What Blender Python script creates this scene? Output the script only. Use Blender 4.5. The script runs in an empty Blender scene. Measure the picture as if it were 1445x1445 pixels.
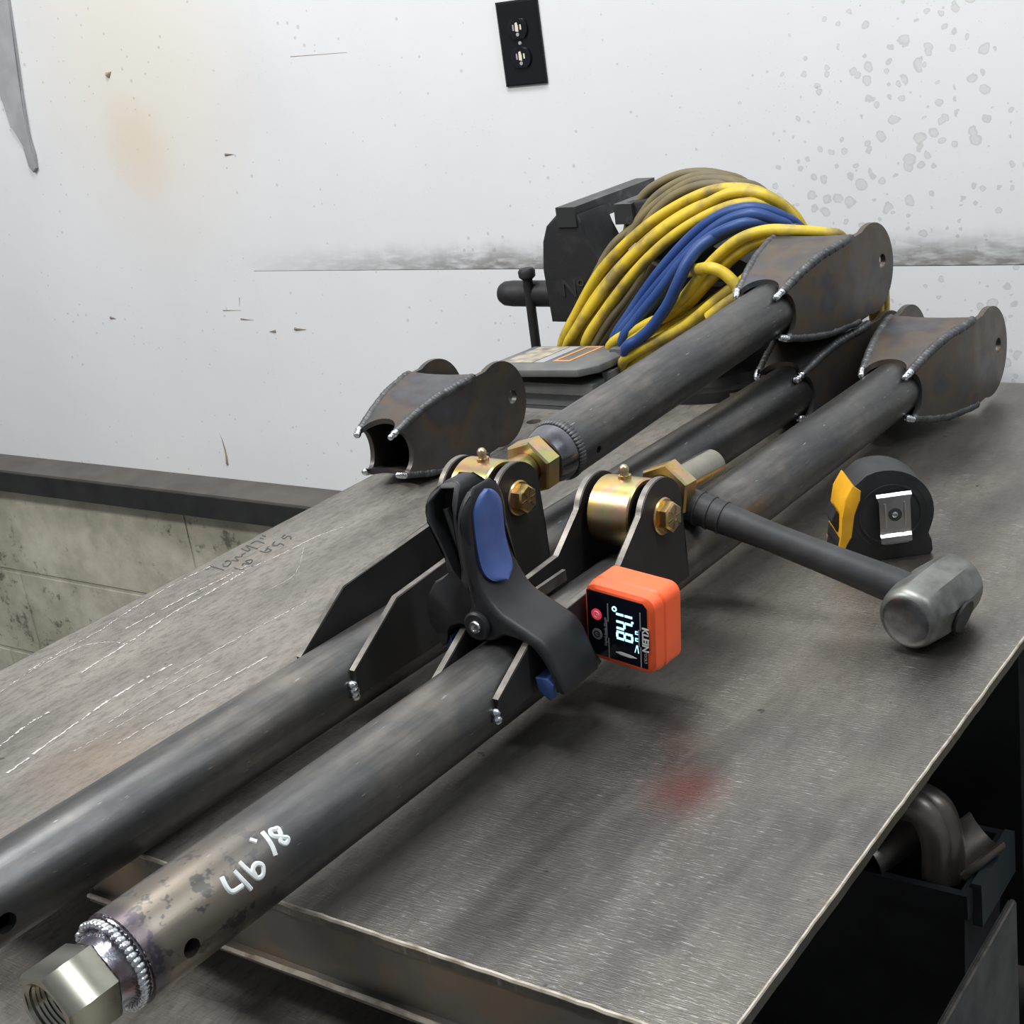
import bpy, bmesh, math, random
from mathutils import Vector, Matrix
random.seed(7)
scene = bpy.context.scene
COL = scene.collection
PI = math.pi

# ------------------------------------------------------------------ camera
cam_d = bpy.data.cameras.new('camera')
cam = bpy.data.objects.new('camera', cam_d)
COL.objects.link(cam)
cam_d.sensor_width = 36.0
cam_d.lens = 51.57
cam_d.clip_start = 0.02
right = Vector((0.81159734, 0.56774961, -0.13773214))
up = Vector((-0.08914219, 0.35334055, 0.93123795))
back = Vector((0.57737633, -0.7435125, 0.33738069))
cm = Matrix.Identity(4)
for i in range(3):
    cm[i][0] = right[i]; cm[i][1] = up[i]; cm[i][2] = back[i]
cm[2][3] = 0.463
cam.matrix_world = cm
scene.camera = cam

# ------------------------------------------------------------------ world, lamps, exposure
world = bpy.data.worlds.new('world')
scene.world = world
world.use_nodes = True
world.node_tree.nodes['Background'].inputs[0].default_value = (0.86, 0.93, 1.0, 1)
world.node_tree.nodes['Background'].inputs[1].default_value = 0.33
def area(name, loc, target, sx, sy, power, col=(1, 1, 1)):
    d = bpy.data.lights.new(name, 'AREA')
    d.shape = 'RECTANGLE'; d.size = sx; d.size_y = sy
    d.energy = power; d.color = col
    o = bpy.data.objects.new(name, d); COL.objects.link(o)
    o.location = loc
    o.rotation_euler = (Vector(target) - Vector(loc)).to_track_quat('-Z', 'Y').to_euler()
    return o
area('shop_light', (-0.85, 0.80, 2.25), (-0.80, 0.90, 0.0), 1.4, 0.22, 60, (0.97, 0.985, 1.0))
area('shop_light.001', (0.85, 0.95, 2.0), (-0.5, 0.75, 0.0), 0.20, 1.2, 27, (0.88, 0.95, 1.0))
area('wall_fill', (-2.3, -0.35, 2.2), (-1.6, 1.6, -0.3), 1.4, 0.25, 72, (1.0, 0.985, 0.96))  # unseen fill lamp added behind the camera to brighten the wall
scene.view_settings.view_transform = 'Standard'
scene.view_settings.look = 'None'
scene.view_settings.exposure = -0.06
scene.view_settings.gamma = 1.0
scene.view_settings.use_curve_mapping = False

# ------------------------------------------------------------------ materials
def new_mat(name):
    m = bpy.data.materials.new(name); m.use_nodes = True
    nt = m.node_tree
    return m, nt, nt.nodes['Principled BSDF']
def node(nt, t, **kw):
    n = nt.nodes.new(t)
    for k, v in kw.items():
        if k == 'ins':
            for a, b in v.items(): n.inputs[a].default_value = b
        else: setattr(n, k, v)
    return n
def c4(c): return (c[0], c[1], c[2], 1.0)
def ramp(nt, fac, stops):
    r = node(nt, 'ShaderNodeValToRGB')
    el = r.color_ramp.elements
    while len(el) < len(stops): el.new(0.5)
    for e, (p, c) in zip(el, stops):
        e.position = p; e.color = c4(c) if len(c) == 3 else c
    nt.links.new(fac, r.inputs[0])
    return r.outputs[0]
def coords(nt, scale=(1, 1, 1), rot=(0, 0, 0), loc=(0, 0, 0)):
    tc = node(nt, 'ShaderNodeTexCoord')
    mp = node(nt, 'ShaderNodeMapping')
    mp.inputs['Scale'].default_value = scale
    mp.inputs['Rotation'].default_value = rot
    mp.inputs['Location'].default_value = loc
    nt.links.new(tc.outputs['Object'], mp.inputs[0])
    return mp.outputs[0]
def noise(nt, vec, scale, detail=4, rough=0.55):
    n = node(nt, 'ShaderNodeTexNoise')
    n.inputs['Scale'].default_value = scale
    n.inputs['Detail'].default_value = detail
    n.inputs['Roughness'].default_value = rough
    nt.links.new(vec, n.inputs['Vector'])
    return n.outputs[0]
def mixc(nt, fac, a, b, mode='MIX'):
    m = node(nt, 'ShaderNodeMix', data_type='RGBA', blend_type=mode)
    for sock, v in ((m.inputs['Factor'], fac), (m.inputs[6], a), (m.inputs[7], b)):
        if hasattr(v, 'node'): nt.links.new(v, sock)
        elif isinstance(v, (int, float)): sock.default_value = v
        else: sock.default_value = c4(v)
    return m.outputs[2]
def mathn(nt, op, a, b=None, clamp=False):
    m = node(nt, 'ShaderNodeMath', operation=op, use_clamp=clamp)
    for s, v in zip(m.inputs, (a, b)):
        if v is None: continue
        if hasattr(v, 'node'): nt.links.new(v, s)
        else: s.default_value = v
    return m.outputs[0]
def bump(nt, bsdf, h, strength, dist=0.001):
    b = node(nt, 'ShaderNodeBump')
    b.inputs['Strength'].default_value = strength
    b.inputs['Distance'].default_value = dist
    nt.links.new(h, b.inputs['Height'])
    nt.links.new(b.outputs[0], bsdf.inputs['Normal'])

def simple(name, c1, rough=0.5, metal=0.0, c2=None, scale=30, lo=0.35, hi=0.65, bumps=0, bscale=200, rvar=0.0, emit=None, stretch=(1, 1, 1), coat=0.0):
    m, nt, b = new_mat(name)
    b.inputs['Base Color'].default_value = c4(c1)
    b.inputs['Roughness'].default_value = rough
    b.inputs['Metallic'].default_value = metal
    if metal < 0.05 and max(c1) < 0.2: b.inputs['Specular IOR Level'].default_value = 0.32
    if c2 is not None or bumps or rvar:
        v = coords(nt, stretch)
        n = noise(nt, v, scale, 5)
        if c2 is not None:
            nt.links.new(ramp(nt, n, [(lo, c1), (hi, c2)]), b.inputs['Base Color'])
        if rvar:
            mr = node(nt, 'ShaderNodeMapRange')
            mr.inputs['To Min'].default_value = rough - rvar
            mr.inputs['To Max'].default_value = rough + rvar
            mr.inputs['From Min'].default_value = 0.3; mr.inputs['From Max'].default_value = 0.7
            nt.links.new(n, mr.inputs[0]); nt.links.new(mr.outputs[0], b.inputs['Roughness'])
        if bumps:
            bump(nt, b, noise(nt, v, bscale, 3), bumps)
    if emit:
        b.inputs['Emission Color'].default_value = c4(emit[0]); b.inputs['Emission Strength'].default_value = emit[1]
    return m

def m_tube(name='tube_steel', ground=None):
    m, nt, b = new_mat(name)
    v = coords(nt, (1, 1, 1)); vs = coords(nt, (9, 1, 9))
    n1 = noise(nt, v, 11, 5, 0.6); n2 = noise(nt, vs, 18, 4, 0.6)
    col = ramp(nt, n1, [(0.3, (0.07, 0.07, 0.073)), (0.52, (0.115, 0.112, 0.108)), (0.7, (0.20, 0.18, 0.155))])
    col = mixc(nt, ramp(nt, n2, [(0.42, (0, 0, 0)), (0.7, (0.55, 0.55, 0.55))]), col, (0.045, 0.045, 0.048))
    sc = noise(nt, coords(nt, (60, 6, 60), (0, 0, 0.5)), 9, 2)
    col = mixc(nt, ramp(nt, sc, [(0.72, (0, 0, 0)), (0.76, (0.6, 0.6, 0.6))]), col, (0.5, 0.5, 0.5))
    rg = ramp(nt, n1, [(0.3, (0.44, 0.44, 0.44)), (0.7, (0.32, 0.32, 0.32))])
    if ground is not None:
        tc = node(nt, 'ShaderNodeTexCoord'); sp = node(nt, 'ShaderNodeSeparateXYZ'); nt.links.new(tc.outputs['Object'], sp.inputs[0])
        yy = mathn(nt, 'ADD', sp.outputs[1], mathn(nt, 'MULTIPLY', mathn(nt, 'SUBTRACT', n1, 0.5), 0.10))
        q = node(nt, 'ShaderNodeMapRange', ins={1: ground, 2: ground + 0.05, 3: 1.0, 4: 0.0}); nt.links.new(yy, q.inputs[0])
        spots = ramp(nt, noise(nt, coords(nt, (1, 0.8, 1)), 75, 3, 0.7), [(0.56, (1, 1, 1)), (0.60, (0.15, 0.15, 0.15))])
        gm = mathn(nt, 'MULTIPLY', q.outputs[0], spots)
        col = mixc(nt, gm, col, (0.21, 0.18, 0.145))
        rg = mathn(nt, 'SUBTRACT', rg, mathn(nt, 'MULTIPLY', q.outputs[0], 0.08))
        q2 = node(nt, 'ShaderNodeMapRange', ins={1: -0.541, 2: -0.535, 3: 0.6, 4: 0.0}); nt.links.new(sp.outputs[1], q2.inputs[0])
        col = mixc(nt, q2.outputs[0], col, (0.06, 0.045, 0.075))
    nt.links.new(col, b.inputs['Base Color'])
    b.inputs['Metallic'].default_value = 0.85
    nt.links.new(rg, b.inputs['Roughness'])
    bump(nt, b, n2, 0.15, 0.0006)
    return m
def m_bracket():
    m, nt, b = new_mat('bracket_steel')
    v = coords(nt)
    n1 = noise(nt, v, 14, 3, 0.5); n2 = noise(nt, v, 45, 5, 0.6)
    col = ramp(nt, n1, [(0.30, (0.05, 0.048, 0.048)), (0.45, (0.085, 0.08, 0.077)), (0.54, (0.12, 0.088, 0.06)), (0.60, (0.075, 0.064, 0.07)), (0.68, (0.085, 0.09, 0.10))])
    col = mixc(nt, ramp(nt, n2, [(0.4, (0, 0, 0)), (0.7, (0.5, 0.5, 0.5))]), col, (0.11, 0.106, 0.10))
    nt.links.new(col, b.inputs['Base Color'])
    b.inputs['Metallic'].default_value = 0.7
    nt.links.new(ramp(nt, n2, [(0.3, (0.5, 0.5, 0.5)), (0.7, (0.36, 0.36, 0.36))]), b.inputs['Roughness'])
    bump(nt, b, n2, 0.12, 0.0008)
    return m
def m_gold():
    m, nt, b = new_mat('yellow_zinc')
    v = coords(nt)
    n1 = noise(nt, v, 38, 2, 0.5); n2 = noise(nt, v, 160, 4)
    col = ramp(nt, n1, [(0.30, (0.46, 0.34, 0.12)), (0.44, (0.58, 0.40, 0.15)), (0.53, (0.56, 0.35, 0.25)), (0.60, (0.40, 0.41, 0.18)), (0.70, (0.60, 0.42, 0.16))])
    col = mixc(nt, ramp(nt, n2, [(0.55, (0, 0, 0)), (0.75, (0.6, 0.6, 0.6))]), col, (0.35, 0.26, 0.15))
    nt.links.new(col, b.inputs['Base Color'])
    b.inputs['Metallic'].default_value = 1.0; b.inputs['Roughness'].default_value = 0.33
    bump(nt, b, n2, 0.10, 0.0005)
    return m
def m_table():
    m, nt, b = new_mat('table_steel')
    v = coords(nt)
    big = noise(nt, v, 2.6, 4, 0.55)
    mid = noise(nt, coords(nt, (1.6, 0.7, 1), (0, 0, 0.12)), 9, 6, 0.65)
    col = ramp(nt, big, [(0.38, (0.055, 0.056, 0.058)), (0.5, (0.155, 0.145, 0.127)), (0.60, (0.285, 0.255, 0.21))])
    col2 = ramp(nt, mid, [(0.34, (0.065, 0.062, 0.057)), (0.5, (0.150, 0.139, 0.122)), (0.68, (0.27, 0.243, 0.205))])
    col = mixc(nt, 0.42, col, col2)
    # worn, matt half of the plate on the far-left side
    tc = node(nt, 'ShaderNodeTexCoord'); sp = node(nt, 'ShaderNodeSeparateXYZ')
    nt.links.new(tc.outputs['Object'], sp.inputs[0])
    xx = mathn(nt, 'ADD', sp.outputs[0], mathn(nt, 'MULTIPLY', mid, 0.16))
    mr = node(nt, 'ShaderNodeMapRange', ins={1: -0.53, 2: -0.38, 3: 1.0, 4: 0.0}); nt.links.new(xx, mr.inputs[0])
    wear = mr.outputs[0]
    col = mixc(nt, mathn(nt, 'MULTIPLY', wear, 0.55), col, mixc(nt, mid, (0.085, 0.077, 0.068), (0.185, 0.165, 0.144)))
    # grinder scuffs in soft bands, glints painted into their colour, short scratches across
    band = noise(nt, coords(nt, (1, 0.10, 1), (0, 0, 0.10)), 24, 3, 0.5)
    bandm = ramp(nt, band, [(0.42, (0, 0, 0)), (0.66, (1, 1, 1))])
    s1 = noise(nt, coords(nt, (16, 130, 1), (0, 0, -0.32)), 6, 3, 0.7)
    s2 = noise(nt, coords(nt, (120, 14, 1), (0, 0, 0.22)), 5, 3, 0.7)
    col = mixc(nt, mathn(nt, 'MULTIPLY', bandm, 0.45), col, mixc(nt, mid, (0.19, 0.178, 0.157), (0.31, 0.288, 0.252)))
    g1 = mathn(nt, 'MULTIPLY', ramp(nt, s1, [(0.58, (0, 0, 0)), (0.68, (1, 1, 1))]), mathn(nt, 'MULTIPLY', mathn(nt, 'ADD', mathn(nt, 'MULTIPLY', bandm, 0.9), 0.05), mathn(nt, 'SUBTRACT', 1.0, mathn(nt, 'MULTIPLY', wear, 0.85))))
    col = mixc(nt, g1, col, (0.48, 0.49, 0.51))
    g2 = ramp(nt, s2, [(0.70, (0, 0, 0)), (0.74, (0.40, 0.40, 0.40))])
    col = mixc(nt, g2, col, (0.38, 0.37, 0.36))
    fg = noise(nt, coords(nt, (1.5, 0.45, 1), (0, 0, 0.12)), 120, 8, 0.8)
    col = mixc(nt, mathn(nt, 'MULTIPLY', ramp(nt, fg, [(0.40, (1, 1, 1)), (0.52, (0, 0, 0))]), mathn(nt, 'ADD', mathn(nt, 'MULTIPLY', wear, 0.28), 0.22)), col, (0.055, 0.050, 0.045))
    col = mixc(nt, mathn(nt, 'MULTIPLY', ramp(nt, fg, [(0.55, (0, 0, 0)), (0.66, (1, 1, 1))]), mathn(nt, 'MULTIPLY', wear, 0.38)), col, (0.27, 0.235, 0.205))
    dk = noise(nt, v, 70, 2)
    col = mixc(nt, ramp(nt, dk, [(0.73, (0, 0, 0)), (0.76, (0.8, 0.8, 0.8))]), col, (0.04, 0.037, 0.033))
    # faint red paint smear and rust bloom
    def blob(cx, cy, r0, r1, amt):
        d = node(nt, 'ShaderNodeVectorMath', operation='DISTANCE'); d.inputs[1].default_value = (cx, cy, 0)
        mp = node(nt, 'ShaderNodeMapping'); nt.links.new(tc.outputs['Object'], mp.inputs[0])
        nt.links.new(mp.outputs[0], d.inputs[0])
        dd = mathn(nt, 'ADD', d.outputs['Value'], mathn(nt, 'MULTIPLY', mathn(nt, 'SUBTRACT', mid, 0.5), r1))
        q = node(nt, 'ShaderNodeMapRange', ins={1: r0, 2: r1, 3: amt, 4: 0.0}); nt.links.new(dd, q.inputs[0])
        return q.outputs[0]
    col = mixc(nt, blob(-0.408, 0.650, 0.004, 0.034, 0.42), col, (0.24, 0.075, 0.062))
    col = mixc(nt, blob(-0.80, 0.53, 0.01, 0.06, 0.25), col, (0.27, 0.17, 0.10))
    nt.links.new(col, b.inputs['Base Color'])
    nt.links.new(mathn(nt, 'SUBTRACT', 0.90, mathn(nt, 'MULTIPLY', wear, 0.5)), b.inputs['Metallic'])
    rg = ramp(nt, mid, [(0.3, (0.25, 0.25, 0.25)), (0.7, (0.38, 0.38, 0.38))])
    nt.links.new(mathn(nt, 'ADD', rg, mathn(nt, 'MULTIPLY', wear, 0.20)), b.inputs['Roughness'])
    h = mathn(nt, 'ADD', mathn(nt, 'MULTIPLY', s1, 1.0), mathn(nt, 'MULTIPLY', mid, 0.5))
    bump(nt, b, h, 0.30, 0.0012)
    return m
def m_wall():
    m, nt, b = new_mat('white_wall_paint')
    v = coords(nt)
    tc = node(nt, 'ShaderNodeTexCoord'); sp = node(nt, 'ShaderNodeSeparateXYZ')
    nt.links.new(tc.outputs['Object'], sp.inputs[0])
    X, Z = sp.outputs[0], sp.outputs[2]
    n0 = noise(nt, v, 3, 4); n1 = noise(nt, v, 22, 5)
    col = ramp(nt, n0, [(0.3, (0.635, 0.64, 0.655)), (0.7, (0.69, 0.69, 0.69))])
    def dist(cx, cz, sx=1.0, sz=1.0):
        a = mathn(nt, 'MULTIPLY', mathn(nt, 'SUBTRACT', X, cx), sx)
        c = mathn(nt, 'MULTIPLY', mathn(nt, 'SUBTRACT', Z, cz), sz)
        return mathn(nt, 'SQRT', mathn(nt, 'ADD', mathn(nt, 'MULTIPLY', a, a), mathn(nt, 'MULTIPLY', c, c)))
    def fall(d, r0, r1, amt):
        q = node(nt, 'ShaderNodeMapRange', interpolation_type='SMOOTHSTEP', ins={1: r0, 2: r1, 3: amt, 4: 0.0}); nt.links.new(d, q.inputs[0]); return q.outputs[0]
    wob = mathn(nt, 'MULTIPLY', mathn(nt, 'SUBTRACT', n0, 0.5), 0.12)
    # yellowish stain top left
    col = mixc(nt, fall(mathn(nt, 'ADD', dist(-2.05, 0.42, 0.9, 0.75), wob), 0.03, 0.33, 0.62), col, (0.66, 0.61, 0.50))
    col = mixc(nt, fall(mathn(nt, 'ADD', dist(-2.08, 0.29, 1.0, 0.9), wob), 0.0, 0.10, 0.42), col, (0.64, 0.51, 0.37))
    # small dark specks everywhere
    vo = node(nt, 'ShaderNodeTexVoronoi'); vo.inputs['Scale'].default_value = 42; nt.links.new(v, vo.inputs['Vector'])
    size = mathn(nt, 'MULTIPLY', noise(nt, v, 6, 2), 0.30)
    speck = mathn(nt, 'LESS_THAN', vo.outputs['Distance'], mathn(nt, 'SUBTRACT', size, 0.075))
    col = mixc(nt, mathn(nt, 'MULTIPLY', speck, 0.32), col, (0.22, 0.20, 0.17))
    vo3 = node(nt, 'ShaderNodeTexVoronoi'); vo3.inputs['Scale'].default_value = 130; nt.links.new(v, vo3.inputs['Vector'])
    sp3 = mathn(nt, 'LESS_THAN', vo3.outputs['Distance'], mathn(nt, 'SUBTRACT', mathn(nt, 'MULTIPLY', noise(nt, v, 9, 3), 0.34), 0.085))
    col = mixc(nt, mathn(nt, 'MULTIPLY', sp3, 0.22), col, (0.30, 0.29, 0.27))
    # water-drop spots on the right
    vo2 = node(nt, 'ShaderNodeTexVoronoi'); vo2.inputs['Scale'].default_value = 62; vo2.inputs['Randomness'].default_value = 1.0
    wv = node(nt, 'ShaderNodeVectorMath', operation='ADD'); nz = node(nt, 'ShaderNodeTexNoise'); nz.inputs['Scale'].default_value = 60
    nt.links.new(v, nz.inputs['Vector'])
    sc = node(nt, 'ShaderNodeVectorMath', operation='SCALE'); sc.inputs['Scale'].default_value = 0.012; nt.links.new(nz.outputs[1], sc.inputs[0])
    nt.links.new(v, wv.inputs[0]); nt.links.new(sc.outputs[0], wv.inputs[1]); nt.links.new(wv.outputs[0], vo2.inputs['Vector'])
    zone = mathn(nt, 'MAXIMUM', fall(dist(-0.68, 0.22, 1.0, 1.1), 0.06, 0.30, 0.95), fall(dist(-0.82, 0.11, 0.75, 1.5), 0.03, 0.24, 1.0))
    zone = mathn(nt, 'MAXIMUM', zone, fall(dist(-0.55, -0.03, 0.7, 1.6), 0.03, 0.24, 0.9))
    csep = node(nt, 'ShaderNodeSeparateColor'); nt.links.new(vo2.outputs['Color'], csep.inputs[0])
    rad = mathn(nt, 'MULTIPLY', mathn(nt, 'SUBTRACT', mathn(nt, 'ADD', csep.outputs[0], zone), 0.80), 0.46)
    dot = mathn(nt, 'LESS_THAN', vo2.outputs['Distance'], rad)
    ring = mathn(nt, 'GREATER_THAN', vo2.outputs['Distance'], mathn(nt, 'MULTIPLY', rad, 0.72))
    amt = mathn(nt, 'MULTIPLY', dot, mathn(nt, 'ADD', 0.26, mathn(nt, 'MULTIPLY', ring, 0.14)))
    col = mixc(nt, amt, col, (0.33, 0.32, 0.30))
    # soot caught above the sheet joint
    hz = mathn(nt, 'SUBTRACT', Z, 0.058)
    band = fall(mathn(nt, 'ADD', hz, mathn(nt, 'MULTIPLY', mathn(nt, 'SUBTRACT', noise(nt, coords(nt, (5, 1, 1)), 7, 4), 0.5), 0.03)), 0.0, 0.050, 0.85)
    band = mathn(nt, 'MULTIPLY', band, mathn(nt, 'GREATER_THAN', hz, -0.001))
    xm = node(nt, 'ShaderNodeMapRange', ins={1: -1.9, 2: -1.35, 3: 0.0, 4: 1.0}); nt.links.new(X, xm.inputs[0])
    streak = ramp(nt, noise(nt, coords(nt, (7, 1, 30)), 4, 4), [(0.30, (0.35, 0.35, 0.35)), (0.55, (1, 1, 1))])
    band = mathn(nt, 'MULTIPLY', mathn(nt, 'MULTIPLY', band, xm.outputs[0]), streak)
    col = mixc(nt, band, col, (0.13, 0.12, 0.11))
    nt.links.new(col, b.inputs['Base Color'])
    b.inputs['Roughness'].default_value = 0.45
    bump(nt, b, n1, 0.05, 0.001)
    return m
def m_concrete():
    m, nt, b = new_mat('painted_block')
    v = coords(nt)
    n1 = noise(nt, v, 9, 7, 0.7); n2 = noise(nt, v, 3.2, 4, 0.6)
    col = ramp(nt, n1, [(0.3, (0.27, 0.25, 0.195)), (0.55, (0.42, 0.395, 0.315)), (0.72, (0.50, 0.475, 0.40))])
    col = mixc(nt, ramp(nt, n2, [(0.42, (0, 0, 0)), (0.58, (0.75, 0.75, 0.75))]), col, (0.24, 0.225, 0.165))
    n3 = noise(nt, v, 26, 6, 0.75)
    pt = mathn(nt, 'ADD', n3, mathn(nt, 'MULTIPLY', mathn(nt, 'SUBTRACT', n2, 0.5), 0.5))
    col = mixc(nt, ramp(nt, pt, [(0.57, (0, 0, 0)), (0.66, (0.8, 0.8, 0.8))]), col, (0.065, 0.06, 0.045))
    nt.links.new(col, b.inputs['Base Color'])
    b.inputs['Roughness'].default_value = 0.85
    bump(nt, b, n1, 0.4, 0.004)
    return m
M = dict(
    tube=m_tube(), tubeb=m_tube('ground_tube_steel', -0.505), bracket=m_bracket(), gold=m_gold(), table=m_table(), wall=m_wall(), block=m_concrete(),
    plate=simple('black_scale_plate', (0.011, 0.0105, 0.0105), 0.5, 0.15, (0.021, 0.019, 0.018), 18, rvar=0.08, bumps=0.08),
    edge=simple('cut_steel_edge', (0.20, 0.185, 0.165), 0.45, 0.8, (0.10, 0.092, 0.085), 60, bumps=0.2),
    weld=simple('weld_metal', (0.06, 0.06, 0.061), 0.5, 0.6, (0.11, 0.11, 0.112), 90, bumps=0.3, bscale=400),
    tack=simple('bright_tack_weld', (0.72, 0.76, 0.80), 0.18, 1.0, (0.5, 0.5, 0.52), 300, bumps=0.3, bscale=500),
    rainbow=simple('fresh_weld_bead', (0.34, 0.36, 0.42), 0.20, 1.0, (0.20, 0.13, 0.13), 60, bumps=0.15, bscale=400),
    nut=simple('bare_steel_nut', (0.36, 0.35, 0.29), 0.24, 1.0, (0.26, 0.245, 0.195), 40, rvar=0.06),
    chrome=simple('chrome', (0.60, 0.60, 0.62), 0.24, 1.0),
    bung=simple('turned_steel', (0.13, 0.13, 0.145), 0.22, 1.0, (0.20, 0.20, 0.215), 50, rvar=0.05),
    rubber=simple('black_rubber', (0.025, 0.025, 0.026), 0.6, 0, (0.04, 0.04, 0.04), 60, bumps=0.1),
    clampblk=simple('black_nylon', (0.011, 0.011, 0.0125), 0.45, 0, (0.018, 0.018, 0.019), 40, rvar=0.06, bumps=0.06, bscale=300),
    clampblue=simple('blue_grip', (0.036, 0.080, 0.245), 0.55, 0, (0.05, 0.10, 0.28), 60, bumps=0.05),
    orange=simple('orange_plastic', (0.95, 0.12, 0.03), 0.45, 0, (0.88, 0.11, 0.03), 40, bumps=0.05),
    screen=simple('gauge_screen', (0.006, 0.008, 0.014), 0.12, 0),
    digit=simple('lit_digit', (0.3, 0.7, 0.9), 0.4, 0, emit=((0.45, 0.82, 1.0), 1.6)),
    red=simple('lit_red', (0.6, 0.03, 0.05), 0.4, 0, emit=((0.9, 0.05, 0.10), 0.55)),
    white=simple('white_print', (0.72, 0.72, 0.72), 0.5, 0),
    greyprint=simple('grey_print', (0.30, 0.30, 0.31), 0.5, 0),
    marker=simple('paint_marker', (0.74, 0.76, 0.74), 0.6, 0, (0.58, 0.61, 0.60), 120),
    pencil=simple('pencil_mark', (0.06, 0.065, 0.065), 0.7, 0),
    yellow=simple('yellow_plastic', (0.78, 0.38, 0.012), 0.42, 0, (0.62, 0.30, 0.01), 50),
    tapeblk=simple('tape_black', (0.016, 0.016, 0.017), 0.55, 0, (0.026, 0.026, 0.026), 50, bumps=0.1, bscale=500),
    hamhead=simple('forged_head', (0.20, 0.205, 0.19), 0.44, 0.75, (0.09, 0.09, 0.083), 45, 0.42, 0.7, bumps=0.12, bscale=120),
    hamface=simple('worn_hammer_face', (0.20, 0.20, 0.215), 0.30, 0.95, (0.12, 0.12, 0.13), 90, bumps=0.15, bscale=250),
    handle=simple('dark_handle_grip', (0.022, 0.022, 0.023), 0.55, 0, (0.036, 0.036, 0.037), 35, bumps=0.15, bscale=250),
    casegrey=simple('grey_case_plastic', (0.10, 0.104, 0.107), 0.45, 0, (0.135, 0.132, 0.122), 30, bumps=0.08),
    sticker=simple('worn_sticker', (0.42, 0.37, 0.25), 0.5, 0, (0.16, 0.15, 0.15), 70),
    orangest=simple('orange_sticker', (0.62, 0.26, 0.08), 0.5, 0, (0.45, 0.25, 0.12), 90),
    ycord=simple('yellow_cord', (0.50, 0.36, 0.018), 0.5, 0, (0.20, 0.15, 0.045), 28, 0.46, 0.66, bumps=0.05),
    bcord=simple('blue_hose', (0.012, 0.040, 0.155), 0.45, 0, (0.022, 0.055, 0.17), 25),
    tcord=simple('dirty_tan_cord', (0.165, 0.13, 0.06), 0.6, 0, (0.12, 0.10, 0.06), 35, bumps=0.1),
    iron=simple('vise_cast_iron', (0.014, 0.014, 0.015), 0.55, 0.0, (0.028, 0.027, 0.026), 40, 0.5, 0.75, bumps=0.25, bscale=150),
    ironedge=simple('vise_jaw_steel', (0.05, 0.05, 0.05), 0.42, 0.6, (0.12, 0.12, 0.12), 55, 0.55, 0.75, bumps=0.2, bscale=120),
    blackpl=simple('black_gloss_plastic', (0.008, 0.008, 0.010), 0.18, 0),
    cream=simple('cream_paint', (0.62, 0.58, 0.46), 0.5, 0),
    binpl=simple('black_bin_plastic', (0.012, 0.012, 0.014), 0.5, 0, (0.02, 0.02, 0.022), 30),
    tote=simple('blue_grey_tote', (0.026, 0.034, 0.037), 0.5, 0),
    pipe=simple('cut_pipe_steel', (0.12, 0.11, 0.10), 0.38, 0.8, (0.20, 0.17, 0.15), 30, bumps=0.1),
    dark=simple('dark_frame_steel', (0.02, 0.02, 0.021), 0.55, 0.3, (0.03, 0.03, 0.03), 20),
    rail=simple('scuffed_rail_steel', (0.045, 0.048, 0.05), 0.5, 0.4, (0.085, 0.085, 0.085), 35, bumps=0.2, bscale=90),
    sillblk=simple('black_sill', (0.012, 0.012, 0.013), 0.6, 0, (0.02, 0.02, 0.02), 20),
    silltop=simple('dusty_sill_top', (0.105, 0.095, 0.085), 0.8, 0, (0.08, 0.07, 0.064), 12),
    floor=simple('shop_floor', (0.20, 0.195, 0.185), 0.7, 0, (0.14, 0.135, 0.13), 5),
    apron=simple('rusty_apron', (0.13, 0.125, 0.11), 0.45, 0.6, (0.22, 0.15, 0.09), 16, 0.45, 0.75, bumps=0.1),
    mark=simple('brown_scuff', (0.30, 0.22, 0.14), 0.7, 0, (0.17, 0.14, 0.11), 40),
    lip=simple('worn_bright_edge', (0.42, 0.38, 0.32), 0.5, 0.3, (0.20, 0.16, 0.12), 70, 0.45, 0.7),
    painted_shadow=simple('grey_shadow_paint', (0.33, 0.33, 0.34), 0.8, 0, (0.27, 0.27, 0.28), 20),  # shade colour for the shadow shape on the wall
    scratch=simple('bright_scratch', (0.58, 0.56, 0.52), 0.5, 0.2, (0.36, 0.34, 0.32), 160),
)

# ------------------------------------------------------------------ mesh helpers
def obj(name, bm, mat, parent=None, smooth=40, bevel=0.0, segs=2):
    if bevel:
        es = [e for e in bm.edges if len(e.link_faces) == 2 and e.calc_face_angle(0) > math.radians(30)]
        bmesh.ops.bevel(bm, geom=es, offset=bevel, segments=segs, affect='EDGES', profile=0.5, clamp_overlap=True)
    bmesh.ops.recalc_face_normals(bm, faces=bm.faces[:])
    me = bpy.data.meshes.new(name)
    bm.to_mesh(me); bm.free()
    me.materials.append(M[mat] if isinstance(mat, str) else mat)
    me.shade_smooth()
    me.set_sharp_from_angle(angle=math.radians(smooth))
    o = bpy.data.objects.new(name, me); COL.objects.link(o)
    if parent is not None: o.parent = parent
    return o
def tag(o, label, cat, group=None):
    o['label'] = label; o['category'] = cat
    if group: o['group'] = group
    return o
def thing(name, label, cat, mw=None, group=None):
    o = bpy.data.objects.new(name, None); COL.objects.link(o)
    o.empty_display_size = 0.02
    if mw is not None: o.matrix_world = mw
    return tag(o, label, cat, group)
def struct(o): o['kind'] = 'structure'; return o
def BM(): return bmesh.new()
def frame(o, x, y, z):
    m = Matrix.Identity(4)
    for i in range(3): m[i][0] = x[i]; m[i][1] = y[i]; m[i][2] = z[i]; m[i][3] = o[i]
    return m
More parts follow.
